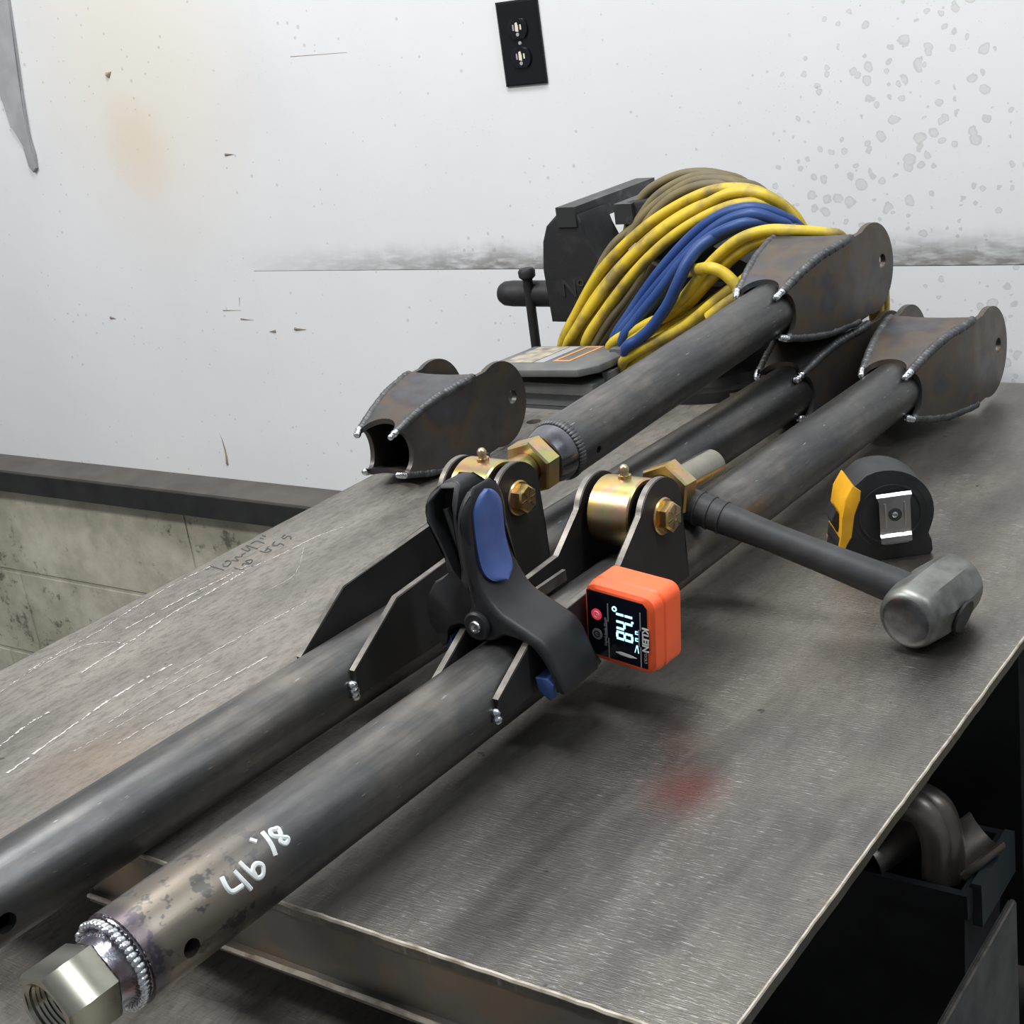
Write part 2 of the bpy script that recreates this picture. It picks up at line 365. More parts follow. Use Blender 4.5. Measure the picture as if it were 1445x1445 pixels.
def bx(bm, lo, hi, mx=None):
    vs = [bm.verts.new((x, y, z)) for x in (lo[0], hi[0]) for y in (lo[1], hi[1]) for z in (lo[2], hi[2])]
    for f in ((0, 1, 3, 2), (4, 6, 7, 5), (0, 4, 5, 1), (2, 3, 7, 6), (0, 2, 6, 4), (1, 5, 7, 3)):
        bm.faces.new([vs[i] for i in f])
    if mx is not None: bmesh.ops.transform(bm, matrix=mx, verts=vs)
    return vs
def axes(d):
    d = Vector(d).normalized()
    a = Vector((0, 0, 1)) if abs(d.z) < 0.9 else Vector((1, 0, 0))
    u = d.cross(a).normalized(); return d, u, u.cross(d).normalized()
def lathe(bm, p, d, prof, seg=32, rot=0.0, hexa=False):
    """prof: list of (distance along d, radius). Closed with caps when the radius is 0."""
    p = Vector(p); d, u, v = axes(d)
    rings = []
    for t, r in prof:
        if r <= 1e-6: rings.append([bm.verts.new(p + d * t)])
        else: rings.append([bm.verts.new(p + d * t + (u * math.cos(2 * PI * k / seg + rot) + v * math.sin(2 * PI * k / seg + rot)) * r) for k in range(seg)])
    for a, b in zip(rings, rings[1:]):
        for k in range(seg):
            k2 = (k + 1) % seg
            if len(a) == 1 and len(b) == 1: continue
            if len(a) == 1: bm.faces.new((a[0], b[k], b[k2]))
            elif len(b) == 1: bm.faces.new((a[k], b[0], a[k2]))
            else: bm.faces.new((a[k], b[k], b[k2], a[k2]))
    return rings
def cyl(bm, p0, p1, r0, r1=None, seg=24, rot=0.0):
    p0, p1 = Vector(p0), Vector(p1); L = (p1 - p0).length
    r1 = r0 if r1 is None else r1
    lathe(bm, p0, p1 - p0, [(0, 0), (0, r0), (L, r1), (L, 0)], seg, rot)
def pipe(bm, p0, p1, ro, ri, seg=48):
    p0, p1 = Vector(p0), Vector(p1); L = (p1 - p0).length
    r = lathe(bm, p0, p1 - p0, [(0, ri), (0, ro), (L, ro), (L, ri), (0, ri)], seg)
    bmesh.ops.remove_doubles(bm, verts=bm.verts[:], dist=1e-6)
def spline(pts, n=8):
    P = [Vector(p) for p in pts]
    if len(P) < 3: return P
    Q = [P[0] * 2 - P[1]] + P + [P[-1] * 2 - P[-2]]
    out = []
    for i in range(1, len(Q) - 2):
        a, b, c, d = Q[i - 1], Q[i], Q[i + 1], Q[i + 2]
        for k in range(n):
            t = k / n
            out.append(0.5 * ((2 * b) + (c - a) * t + (2 * a - 5 * b + 4 * c - d) * t * t + (3 * b - a - 3 * c + d) * t ** 3))
    out.append(P[-1]); return out
def sweep(bm, pts, r, seg=10, flat=None):
    pts = [Vector(p) for p in pts]
    rings = []; up0 = None
    for i, p in enumerate(pts):
        t = (pts[min(i + 1, len(pts) - 1)] - pts[max(i - 1, 0)]).normalized()
        if up0 is None: up0 = axes(t)[1]
        u = (up0 - t * up0.dot(t)).normalized(); up0 = u
        v = t.cross(u)
        rr = r(i / (len(pts) - 1)) if callable(r) else r
        rings.append([bm.verts.new(p + (u * math.cos(2 * PI * k / seg) + v * math.sin(2 * PI * k / seg)) * rr) for k in range(seg)])
    for a, b in zip(rings, rings[1:]):
        for k in range(seg): bm.faces.new((a[k], b[k], b[(k + 1) % seg], a[(k + 1) % seg]))
    bm.faces.new(rings[0][::-1]); bm.faces.new(rings[-1])
def arc(cx, cy, r, a0, a1, n):
    return [(cx + r * math.cos(math.radians(a0 + (a1 - a0) * i / n)), cy + r * math.sin(math.radians(a0 + (a1 - a0) * i / n))) for i in range(n + 1)]
def slab(outline, holes, t, fn, cuts=()):
    """Flat outline (with holes), cut along lines given as (axis, value), mapped by fn(x, y, side) and given thickness t."""
    bm = BM(); es = []
    for loop in [outline] + list(holes):
        vs = [bm.verts.new((p[0], p[1], 0)) for p in loop]
        for i in range(len(vs)): es.append(bm.edges.new((vs[i], vs[(i + 1) % len(vs)])))
    bmesh.ops.triangle_fill(bm, use_beauty=True, edges=es)
    for ax, val in cuts:
        co = [0, 0, 0]; no = [0, 0, 0]; co[ax] = val; no[ax] = 1
        bmesh.ops.bisect_plane(bm, geom=bm.verts[:] + bm.edges[:] + bm.faces[:], plane_co=co, plane_no=no, dist=1e-6)
    base = bm.faces[:]
    up = bmesh.ops.extrude_face_region(bm, geom=base)
    top = [g for g in up['geom'] if isinstance(g, bmesh.types.BMVert)]
    for v in top: v.co.z = 1
    for v in bm.verts:
        s = 1 if v.co.z > 0.5 else 0
        v.co = Vector(fn(v.co.x, v.co.y, s))
    return bm
def prism(outline, y0, y1, holes=()):
    """outline in (x, z), extruded along y."""
    return slab(outline, holes, 0, lambda x, y, s: (x, y1 if s else y0, y))
def beads(bm, pts, r, step, sq=(1.0, 0.8, 0.7)):
    P = [Vector(p) for p in pts]
    for a, b in zip(P, P[1:]):
        L = (b - a).length; n = max(1, int(L / step))
        for k in range(n):
            p = a.lerp(b, (k + 0.5) / n)
            rr = r * random.uniform(0.9, 1.12)
            bmesh.ops.create_icosphere(bm, subdivisions=2, radius=rr, matrix=Matrix.Translation(p))
def cut(o, cutters):
    c = bpy.data.meshes.new('cutter'); bm = cutters; bmesh.ops.recalc_face_normals(bm, faces=bm.faces[:]); bm.to_mesh(c); bm.free()
    co = bpy.data.objects.new('cutter', c); COL.objects.link(co); co.parent = o.parent
    md = o.modifiers.new('b', 'BOOLEAN'); md.operation = 'DIFFERENCE'; md.object = co; md.solver = 'EXACT'
    bpy.context.view_layer.update()
    me = bpy.data.meshes.new_from_object(o.evaluated_get(bpy.context.evaluated_depsgraph_get()))
    o.modifiers.clear(); old = o.data; o.data = me; bpy.data.meshes.remove(old)
    bpy.data.objects.remove(co); bpy.data.meshes.remove(c)
    me.set_sharp_from_angle(angle=math.radians(40))
def text(name, s, size, mat, parent, mx, depth=0.0002, bold=0.0):
    cu = bpy.data.curves.new('t', 'FONT'); cu.body = s; cu.size = size; cu.extrude = depth; cu.align_x = 'CENTER'; cu.align_y = 'CENTER'; cu.offset = bold
    t = bpy.data.objects.new('t', cu); COL.objects.link(t)
    bpy.context.view_layer.update()
    me = bpy.data.meshes.new_from_object(t.evaluated_get(bpy.context.evaluated_depsgraph_get()))
    bpy.data.objects.remove(t); bpy.data.curves.remove(cu)
    me.transform(mx); me.materials.clear(); me.materials.append(M[mat]); me.name = name
    o = bpy.data.objects.new(name, me); COL.objects.link(o); o.parent = parent
    return o

def puffy(outline, y0, y1, r, n=4):
    """outline in (x, z) extruded along y with generously rounded front and back rims"""
    P = [Vector(q) for q in outline]; N = len(P)
    A = sum(P[i].x * P[(i + 1) % N].y - P[(i + 1) % N].x * P[i].y for i in range(N))
    sg = 1 if A > 0 else -1
    nr = []
    for i in range(N):
        a = (P[i] - P[i - 1]).normalized(); b = (P[(i + 1) % N] - P[i]).normalized()
        m_ = (Vector((-a.y, a.x)) + Vector((-b.y, b.x))); m_ = m_.normalized() if m_.length > 1e-6 else Vector((-a.y, a.x))
        nr.append(m_ * sg)
    bm = BM(); rings = []
    prof = [(y0 + r * (1 - math.sin(PI / 2 * k / n)), r * (1 - math.cos(PI / 2 * k / n))) for k in range(n, -1, -1)]
    prof = prof + [(y1 - (y - y0), i) for y, i in reversed(prof)]
    for y, ins in prof:
        rings.append([bm.verts.new((P[i].x + nr[i].x * ins, y, P[i].y + nr[i].y * ins)) for i in range(N)])
    for p_, q_ in zip(rings, rings[1:]):
        for k in range(N): bm.faces.new((p_[k], q_[k], q_[(k + 1) % N], p_[(k + 1) % N]))
    for rg in (rings[0], rings[-1]):
        f = bm.faces.new(rg); bmesh.ops.triangulate(bm, faces=[f], ngon_method='EAR_CLIP')
    return bm

# ------------------------------------------------------------------ measured curves (metres)
CR= [(-0.5589, 0.0939), (-0.561, 0.1046), (-0.563, 0.1241), (-0.5618, 0.1485), (-0.5582, 0.1641), (-0.5544, 0.1697), (-0.5518, 0.1685), (-0.5523, 0.1542), (-0.5532, 0.1374), (-0.5534, 0.1208), (-0.5492, 0.1066), (-0.5405, 0.093), (-0.5284, 0.0858), (-0.5158, 0.0793), (-0.5061, 0.0719), (-0.4984, 0.0524), (-0.4962, 0.0388), (-0.5008, 0.044), (-0.5046, 0.0508), (-0.5078, 0.0578), (-0.5131, 0.0659), (-0.5193, 0.0708), (-0.5283, 0.0734), (-0.537, 0.0741), (-0.5427, 0.0707), (-0.5488, 0.0682), (-0.5587, 0.0703), (-0.5652, 0.0754), (-0.5646, 0.0851)]
CL= [(-0.5862, 0.1616), (-0.5842, 0.1656), (-0.5754, 0.1722), (-0.5651, 0.1726), (-0.5619, 0.1657), (-0.5613, 0.1389), (-0.5607, 0.1121), (-0.5593, 0.0949), (-0.5503, 0.0881), (-0.5493, 0.0813), (-0.5539, 0.0745), (-0.5623, 0.0728), (-0.5704, 0.0787), (-0.5802, 0.0767), (-0.586, 0.0712), (-0.5863, 0.0634), (-0.591, 0.0575), (-0.5945, 0.0642), (-0.5992, 0.0739), (-0.599, 0.0822), (-0.5949, 0.0951), (-0.5888, 0.105), (-0.5746, 0.1118), (-0.5787, 0.1262), (-0.5857, 0.1436), (-0.5879, 0.1532)]
CLin= [(-0.583, 0.16), (-0.5763, 0.1678), (-0.567, 0.1686), (-0.5652, 0.1602), (-0.566, 0.1384), (-0.5656, 0.1164), (-0.5644, 0.1017), (-0.5703, 0.1158), (-0.577, 0.1348), (-0.5835, 0.1487)]
STR= [[(-0.4907, 0.77), (-0.4917, 0.555), (-0.4902, 0.405), (-0.4832, 0.38)], [(-0.4833, 0.715), (-0.4822, 0.492), (-0.4799, 0.201)], [(-0.4779, 0.804), (-0.4768, 0.591), (-0.4742, 0.334), (-0.4702, 0.306), (-0.4677, 0.462), (-0.4703, 0.565), (-0.4738, 0.518), (-0.4742, 0.334)], [(-0.4641, 1.061), (-0.4621, 0.924)], [(-0.4557, 1.031), (-0.4565, 0.708), (-0.458, 0.472)], [(-0.4481, 0.902), (-0.4513, 0.951), (-0.4527, 0.836), (-0.4492, 0.71), (-0.4462, 0.606), (-0.449, 0.541), (-0.4509, 0.647), (-0.4483, 0.751), (-0.4472, 0.892), (-0.4488, 0.923)]]
TXT= [[(-0.9989, 0.8272), (-0.9775, 0.8237)], [(-0.9901, 0.8351), (-0.9841, 0.8306), (-0.981, 0.8324), (-0.9857, 0.8408), (-0.9916, 0.8427), (-0.9917, 0.8391)], [(-0.9878, 0.8438), (-0.9811, 0.8457), (-0.9904, 0.8512), (-0.9851, 0.8536), (-0.9885, 0.859), (-0.9876, 0.862)], [(-1.0001, 0.8696), (-0.9904, 0.8667), (-0.9902, 0.8705), (-1.002, 0.8774), (-0.984, 0.874)], [(-1.0003, 0.8826), (-1.0, 0.8893), (-0.9879, 0.887)], [(-1.002, 0.8964), (-0.9974, 0.8957)], [(-1.0056, 0.9031), (-0.9995, 0.9009)], [(-0.9709, 0.8309), (-0.9628, 0.8294), (-0.9594, 0.8317)], [(-0.9676, 0.838), (-0.97, 0.8414), (-0.963, 0.8429), (-0.9683, 0.8512), (-0.9722, 0.8465), (-0.9644, 0.8434)], [(-0.9571, 0.8393), (-0.9552, 0.8393)], [(-0.9767, 0.8705), (-0.9679, 0.8693), (-0.9668, 0.8751), (-0.9734, 0.877), (-0.9715, 0.872)], [(-0.9796, 0.893), (-0.9762, 0.8864), (-0.9699, 0.8854), (-0.9704, 0.8909), (-0.9638, 0.8889)], [(-0.9822, 0.9104), (-0.9809, 0.905), (-0.9754, 0.9017), (-0.9769, 0.908), (-0.9731, 0.9081), (-0.9676, 0.9029)]]
COIL_yel = [[(-0.9973, 1.43, 0.0407), (-0.9683, 1.43, 0.0842), (-0.9263, 1.43, 0.1353), (-0.8681, 1.43, 0.1796), (-0.8147, 1.43, 0.2075), (-0.7694, 1.43, 0.2214), (-0.7272, 1.43, 0.2198), (-0.7068, 1.445, 0.2034), (-0.6937, 1.46, 0.1749)], [(-0.9768, 1.42, 0.0449), (-0.9485, 1.42, 0.087), (-0.9053, 1.42, 0.1309), (-0.8492, 1.42, 0.1742), (-0.7966, 1.42, 0.202), (-0.7522, 1.42, 0.2136), (-0.7165, 1.42, 0.2109), (-0.6971, 1.435, 0.1938), (-0.6881, 1.45, 0.1677)], [(-0.9797, 1.415, 0.0445), (-0.926, 1.415, 0.1054), (-0.877, 1.415, 0.1507), (-0.827, 1.415, 0.1843), (-0.7804, 1.415, 0.2063), (-0.7406, 1.415, 0.2202), (-0.7037, 1.415, 0.2159), (-0.6865, 1.43, 0.1945), (-0.677, 1.445, 0.1647)], [(-0.9461, 1.405, 0.0515), (-0.9107, 1.405, 0.0946), (-0.863, 1.405, 0.1407), (-0.8152, 1.405, 0.1759), (-0.7672, 1.405, 0.1995), (-0.7282, 1.405, 0.2097), (-0.702, 1.4179, 0.2048), (-0.6849, 1.435, 0.1821)], [(-0.8884, 1.38, 0.0481), (-0.8361, 1.37, 0.0833), (-0.7866, 1.36, 0.1159), (-0.7482, 1.36, 0.1543), (-0.7125, 1.36, 0.18), (-0.6795, 1.36, 0.1896), (-0.6482, 1.36, 0.1889), (-0.6209, 1.375, 0.1823), (-0.6089, 1.39, 0.1731)], [(-0.8947, 1.38, 0.058), (-0.8468, 1.3725, 0.0825), (-0.7996, 1.365, 0.1027), (-0.7618, 1.365, 0.1303), (-0.7251, 1.365, 0.1605), (-0.6909, 1.365, 0.1785), (-0.6587, 1.365, 0.1837), (-0.6349, 1.38, 0.1779), (-0.6153, 1.395, 0.167)], [(-0.8735, 1.38, 0.0318), (-0.8287, 1.3686, 0.0628), (-0.7805, 1.36, 0.0925), (-0.7445, 1.36, 0.1085), (-0.7086, 1.36, 0.1353), (-0.6866, 1.36, 0.1538), (-0.6637, 1.3729, 0.1676), (-0.6479, 1.39, 0.1687)], [(-0.8608, 1.35, 0.0492), (-0.8122, 1.35, 0.0748), (-0.7797, 1.35, 0.0896), (-0.7382, 1.35, 0.1187), (-0.703, 1.35, 0.1414), (-0.673, 1.35, 0.1633)], [(-0.855, 1.355, 0.0315), (-0.8455, 1.355, 0.0482), (-0.8016, 1.355, 0.0752), (-0.7604, 1.355, 0.0941), (-0.7205, 1.355, 0.1138), (-0.6941, 1.355, 0.1327)], [(-0.8627, 1.38, 0.028), (-0.8468, 1.3767, 0.0502), (-0.8316, 1.375, 0.0691), (-0.8068, 1.375, 0.0881), (-0.7747, 1.375, 0.1004), (-0.748, 1.385, 0.1176), (-0.7212, 1.405, 0.1321)], [(-0.7904, 1.385, 0.1418), (-0.7601, 1.358, 0.151), (-0.7358, 1.34, 0.1566), (-0.7199, 1.34, 0.1505), (-0.7066, 1.34, 0.1364), (-0.7015, 1.34, 0.1215)], [(-0.7429, 1.34, 0.1037), (-0.725, 1.34, 0.116), (-0.7075, 1.34, 0.1267), (-0.6901, 1.34, 0.1401)], [(-0.88, 1.385, 0.0259), (-0.8712, 1.385, 0.043), (-0.8476, 1.385, 0.0603), (-0.8186, 1.385, 0.0732)]]
COIL_brn = [[(-0.9637, 1.43, 0.0389), (-0.9439, 1.43, 0.0655), (-0.912, 1.43, 0.0975), (-0.8789, 1.43, 0.1309), (-0.8706, 1.43, 0.1595)], [(-0.9482, 1.425, 0.0407), (-0.922, 1.425, 0.0732), (-0.8943, 1.425, 0.0989), (-0.8722, 1.425, 0.1238), (-0.8598, 1.425, 0.1483)], [(-0.9329, 1.42, 0.0425), (-0.9098, 1.42, 0.0688), (-0.8841, 1.42, 0.096), (-0.862, 1.42, 0.1225), (-0.8483, 1.42, 0.1436)], [(-0.9852, 1.455, 0.0776), (-0.9298, 1.455, 0.1506), (-0.8922, 1.455, 0.179), (-0.8602, 1.455, 0.2105), (-0.8216, 1.455, 0.2288), (-0.7857, 1.455, 0.2328), (-0.7629, 1.4679, 0.2218), (-0.7424, 1.485, 0.2084)], [(-0.9023, 1.45, 0.1596), (-0.8787, 1.45, 0.1878), (-0.8482, 1.45, 0.2095), (-0.8101, 1.45, 0.227), (-0.7774, 1.45, 0.2287), (-0.7457, 1.45, 0.2183)], [(-0.9121, 1.47, 0.168), (-0.9012, 1.47, 0.1926), (-0.8774, 1.47, 0.2163), (-0.8432, 1.47, 0.2309), (-0.8111, 1.47, 0.2343), (-0.7859, 1.48, 0.2283), (-0.7667, 1.5, 0.2128)], [(-0.8829, 1.445, 0.1686), (-0.8562, 1.445, 0.1963), (-0.8266, 1.445, 0.2152), (-0.7944, 1.445, 0.2242), (-0.7641, 1.445, 0.223), (-0.7353, 1.445, 0.212)]]
COIL_blu = [[(-0.8968, 1.39, 0.0586), (-0.8695, 1.39, 0.0939), (-0.8271, 1.39, 0.14), (-0.7829, 1.39, 0.1786), (-0.7465, 1.39, 0.2005), (-0.7127, 1.39, 0.2077), (-0.6911, 1.4029, 0.2001), (-0.678, 1.42, 0.1828)], [(-0.8853, 1.385, 0.0652), (-0.8569, 1.385, 0.097), (-0.8156, 1.385, 0.1372), (-0.7721, 1.385, 0.1741), (-0.736, 1.385, 0.196), (-0.705, 1.385, 0.2026), (-0.6854, 1.3979, 0.1921), (-0.676, 1.415, 0.1786)], [(-0.8769, 1.38, 0.0634), (-0.8428, 1.38, 0.0984), (-0.8043, 1.38, 0.1344), (-0.7657, 1.38, 0.169), (-0.7302, 1.38, 0.1872), (-0.7059, 1.39, 0.1927), (-0.6895, 1.41, 0.1822)], [(-0.8758, 1.375, 0.0632), (-0.8517, 1.375, 0.0915), (-0.8208, 1.375, 0.1214), (-0.7859, 1.375, 0.1565), (-0.7534, 1.375, 0.1797), (-0.7188, 1.375, 0.1932), (-0.6991, 1.3879, 0.193), (-0.6855, 1.405, 0.1824)], [(-0.8532, 1.345, 0.0639), (-0.8341, 1.345, 0.0773), (-0.8153, 1.345, 0.0919), (-0.793, 1.345, 0.1165), (-0.7793, 1.345, 0.1382), (-0.7689, 1.3506, 0.1582), (-0.7598, 1.3617, 0.1722), (-0.7489, 1.3728, 0.1801), (-0.7234, 1.3839, 0.1922), (-0.6999, 1.395, 0.196)]]
WALLMARKS = [([(-2.0315, -0.3089), (-2.0291, -0.2876), (-2.0313, -0.2626), (-2.0349, -0.2488)], 0.0032), ([(-1.8359, -0.0482), (-1.8519, -0.0498)], 0.0028), ([(-1.7889, -0.0436), (-1.7624, -0.0444)], 0.0028), ([(-1.9159, -0.0278), (-1.8847, -0.0299)], 0.0016), ([(-2.1232, 0.4064), (-2.1119, 0.4115)], 0.006), ([(-2.2691, -0.0298), (-2.2535, -0.0324)], 0.003), ([(-1.9564, -0.0129), (-1.9115, -0.0124)], 0.001), ([(-1.9085, 0.0105), (-1.9129, -0.0048)], 0.0008), ([(-1.6837, 0.3993), (-1.5648, 0.3952)], 0.0006), ([(-1.8724, 0.2566), (-1.8523, 0.2556)], 0.0025)]
# ------------------------------------------------------------------ setting
bm = BM(); bx(bm, (-1.86, 1.776, 0.058), (2.6, 1.90, 3.0)); bx(bm, (-6.5, 1.776, -0.36), (-1.86, 1.90, 3.0)); wall = struct(obj('wall_back', bm, 'wall'))
bm = BM(); bx(bm, (-1.87, 1.77625, -0.36), (2.6, 1.90, 0.0572))
obj('lower_wall_sheet', bm, 'wall', wall)
bm = BM(); bx(bm, (-6.5, 1.692, -0.385), (2.6, 1.80, -0.343)); trim = struct(obj('trim_1', bm, 'sillblk', bevel=0.002))
bm = BM(); bx(bm, (-6.5, 1.695, -0.3429), (2.6, 1.776, -0.338)); obj('sill_top', bm, 'silltop', trim)
bm = BM(); bx(bm, (-6.5, 1.7175, -0.9), (2.6, 1.90, -0.385)); base = struct(obj('wall_back_base', bm, 'block'))
bw, bh = 0.70, 0.203
blk = None
for r in range(3):
    for c in range(-2, 9):
        x0 = -2.112 + (c - 5) * bw + (0.12 if r % 2 else 0)
        z1 = -0.3855 - r * bh
        b_ = BM(); z0 = max(z1 - bh + 0.008, -0.899)
        bx(b_, (x0 + 0.004, 1.715, z0), (x0 + bw - 0.004, 1.74, z1 - 0.002))
        obj('block', b_, 'block', base, bevel=0.0015)
for pts, w in WALLMARKS:
    bm = BM(); P = spline([(x, 0, z) for x, z in pts], 4); nP = len(P) - 1
    sweep(bm, [(q.x, 1.7762, q.z) for q in P], lambda t: max(.0004, w * (1 - t)), 6)
    obj('scuff_mark', bm, 'mark', wall)
bm = BM(); bx(bm, (-6.5, -2.5, -0.95), (2.6, 1.9, -0.9)); struct(obj('floor', bm, 'floor'))

# ------------------------------------------------------------------ workbench
TX0, TX1, TY0, TY1 = -1.010, -0.285, 0.4615, 1.483
wb = thing('workbench', 'steel welding bench with scratched bare plate top carrying the tubes', 'workbench')
wb.location = (-0.65, 0.97, -0.9)
wbm = Matrix.Translation((0.65, -0.97, 0.9))
def W(bm): bmesh.ops.transform(bm, matrix=wbm, verts=bm.verts[:]); return bm
def wobj(name, bm, mat, **k):
    o = obj(name, bm, mat, wb, **k)
    o.data.transform(wbm)
    return o
# keep object space equal to world space for the plate material
edge = [(TX0, TY1), (TX0, 0.405), (-0.745, 0.405), (-0.745, TY0)]
n = 60
ed2 = [(-0.745 + (TX1 + 0.745) * i / n, TY0 + random.uniform(-0.0004, 0.0004)) for i in range(1, n)]
ed3 = [(TX1 + random.uniform(-0.00022, 0.00022), TY0 + (TY1 - TY0) * i / 110) for i in range(0, 111)]
top = slab(edge + ed2 + ed3, [arc(-0.937, 1.270, 0.0085, 0, 345, 23)], 0, lambda x, y, s: (x, y, 0.0 if s else -0.008))
tp = obj('table_top', top, 'table', None)
tp.parent = wb; tp.matrix_parent_inverse = wbm
def wpart(name, bm, mat, **k):
    o = obj(name, bm, mat, wb, **k); o.matrix_parent_inverse = wbm; return o
bm = BM()   # ground bright top corner of the plate edges
for a, b in zip(ed2, ed2[1:]): pass
sweep(bm, [(x, y - 0.0002, -0.0012) for x, y in ed2], 0.0014, 6)
wpart('ground_edge', bm, 'lip')
bm = BM(); sweep(bm, [(x - 0.0004, y, -0.0008) for x, y in ed3], 0.0010, 6); wpart('ground_edge', bm, 'lip')
bm = BM(); sweep(bm, [(TX0, 0.41 + 1.07 * i / 40, -0.001) for i in range(41)], 0.0012, 6); wpart('ground_edge', bm, 'edge')
bm = BM(); bx(bm, (-0.74, TY0 + 0.001, -0.044), (TX1 - 0.03, TY0 + 0.007, -0.008)); wpart('front_apron', bm, 'apron', bevel=0.001)
bm = BM(); bx(bm, (-0.74, TY0 - 0.004, -0.049), (TX1 - 0.03, TY0 + 0.04, -0.044)); wpart('apron_flange', bm, 'apron', bevel=0.0012)
bm = BM(); sweep(bm, [(-0.74 + 0.425 * i / 30, TY0 - 0.004, -0.0452 + random.uniform(-.0004, .0004)) for i in range(31)], 0.0017, 6); wpart('ground_edge', bm, 'lip')
for (x, y) in ((-0.335, 1.05), (-0.995, 1.40), (-0.995, 0.62), (-0.335, 1.41)):
    bm = BM(); bx(bm, (x, y, -0.9), (x + 0.048, y + 0.048, -0.0082)); wpart('leg', bm, 'rail' if (x, y) == (-0.335, 1.05) else 'dark', bevel=0.003)
bm = BM(); bx(bm, (-0.995, 0.62, -0.46), (-0.29, 1.45, -0.452)); wpart('lower_shelf', bm, 'silltop')
bm = BM(); bx(bm, (-0.3035, 0.52, -0.36), (-0.2975, 0.915, -0.222)); wpart('side_rail', bm, 'rail', bevel=0.001)
bm = BM(); sweep(bm, [(-0.3003, 0.52 + 0.395 * i / 20, -0.2222) for i in range(21)], 0.0022, 6); wpart('rail_edge', bm, 'edge')
bm = BM(); bx(bm, (-0.995, 1.13, -0.45), (-0.345, 1.136, -0.009)); wpart('back_panel', bm, 'dark')
bm = BM(); bx(bm, (-0.36, 0.62, -0.07), (-0.352, 1.40, -0.0082)); wpart('stiffener', bm, 'dark')
# long bright scrape marks on the left half of the plate
SCR = [([(-0.8537, 0.4928), (-0.8664, 0.5656), (-0.872, 0.6079), (-0.871, 0.6622)], 0.0016), ([(-0.8945, 0.5166), (-0.9023, 0.5443), (-0.9034, 0.5677)], 0.0015), ([(-0.9354, 0.6242), (-0.9413, 0.6776), (-0.9499, 0.7345), (-0.951, 0.7819), (-0.9547, 0.8285)], 0.0013), ([(-0.9669, 0.6985), (-0.9662, 0.7609), (-0.9633, 0.806), (-0.9626, 0.8396)], 0.0012), ([(-0.9844, 0.6115), (-0.9866, 0.648), (-0.9886, 0.6914), (-0.994, 0.7178), (-1.0007, 0.775), (-0.9983, 0.8275)], 0.0009), ([(-0.8083, 0.5534), (-0.8068, 0.6034), (-0.8059, 0.6526), (-0.802, 0.6994)], 0.001), ([(-0.8544, 0.6268), (-0.8539, 0.6885), (-0.8496, 0.7515), (-0.8464, 0.793)], 0.0007), ([(-0.9005, 0.792), (-0.9007, 0.8359), (-0.9384, 0.8896)], 0.0003), ([(-0.957, 0.8307), (-0.95, 0.8622), (-0.9465, 0.9122), (-0.9368, 0.9436)], 0.0009), ([(-0.9741, 0.5754), (-0.9819, 0.6169), (-0.9772, 0.6583), (-0.9588, 0.6742), (-0.9393, 0.6759)], 0.0007), ([(-0.8418, 0.5728), (-0.8444, 0.6179), (-0.8455, 0.6778)], 0.0006), ([(-0.8321, 0.5333), (-0.8296, 0.5716), (-0.8288, 0.6235), (-0.822, 0.6683)], 0.0005)]
bm = BM()
for line, wdt in SCR:
    P = spline([(x, y, 0) for x, y in line], 18)
    for i in range(len(P) - 1):
        if random.random() < 0.13: continue
        a, b = P[i], P[i + 1]; t = (b - a).normalized(); nrm = Vector((-t.y, t.x, 0))
        w1 = wdt * random.uniform(0.25, 0.95); j = nrm * random.uniform(-1, 1) * 0.0006
        vs = [bm.verts.new(q + Vector((0, 0, 0.00025))) for q in (a + nrm * w1 + j, a - nrm * w1 + j, b - nrm * w1 * .7 + j, b + nrm * w1 * .7 + j)]
        bm.faces.new(vs)
o = wpart('scrape_marks', bm, 'scratch'); o['kind'] = 'stuff'
bm = BM()
for s in TXT:
    sweep(bm, [(p.x, p.y, 0.0001) for p in spline([(x, y, 0) for x, y in s], 5)], 0.0007, 5)
wpart('pencil_writing', bm, 'pencil')

lb = thing('low_bench', 'lower steel bench top in shadow under the threaded tube end', 'workbench')
lb.location = (-0.9, 0.3, -0.9); lbm = Matrix.Translation((0.9, -0.3, 0.9))
bm = BM(); bx(bm, (-1.45, -0.1, -0.098), (-0.44, 0.60, -0.088)); o = obj('table_top', bm, 'table', lb, bevel=0.001); o.matrix_parent_inverse = lbm
for x in (-1.42, -0.50):
    for y in (-0.07, 0.53):
        bm = BM(); bx(bm, (x, y, -0.9), (x + 0.05, y + 0.05, -0.0985)); o = obj('leg', bm, 'dark', lb, bevel=0.003); o.matrix_parent_inverse = lbm

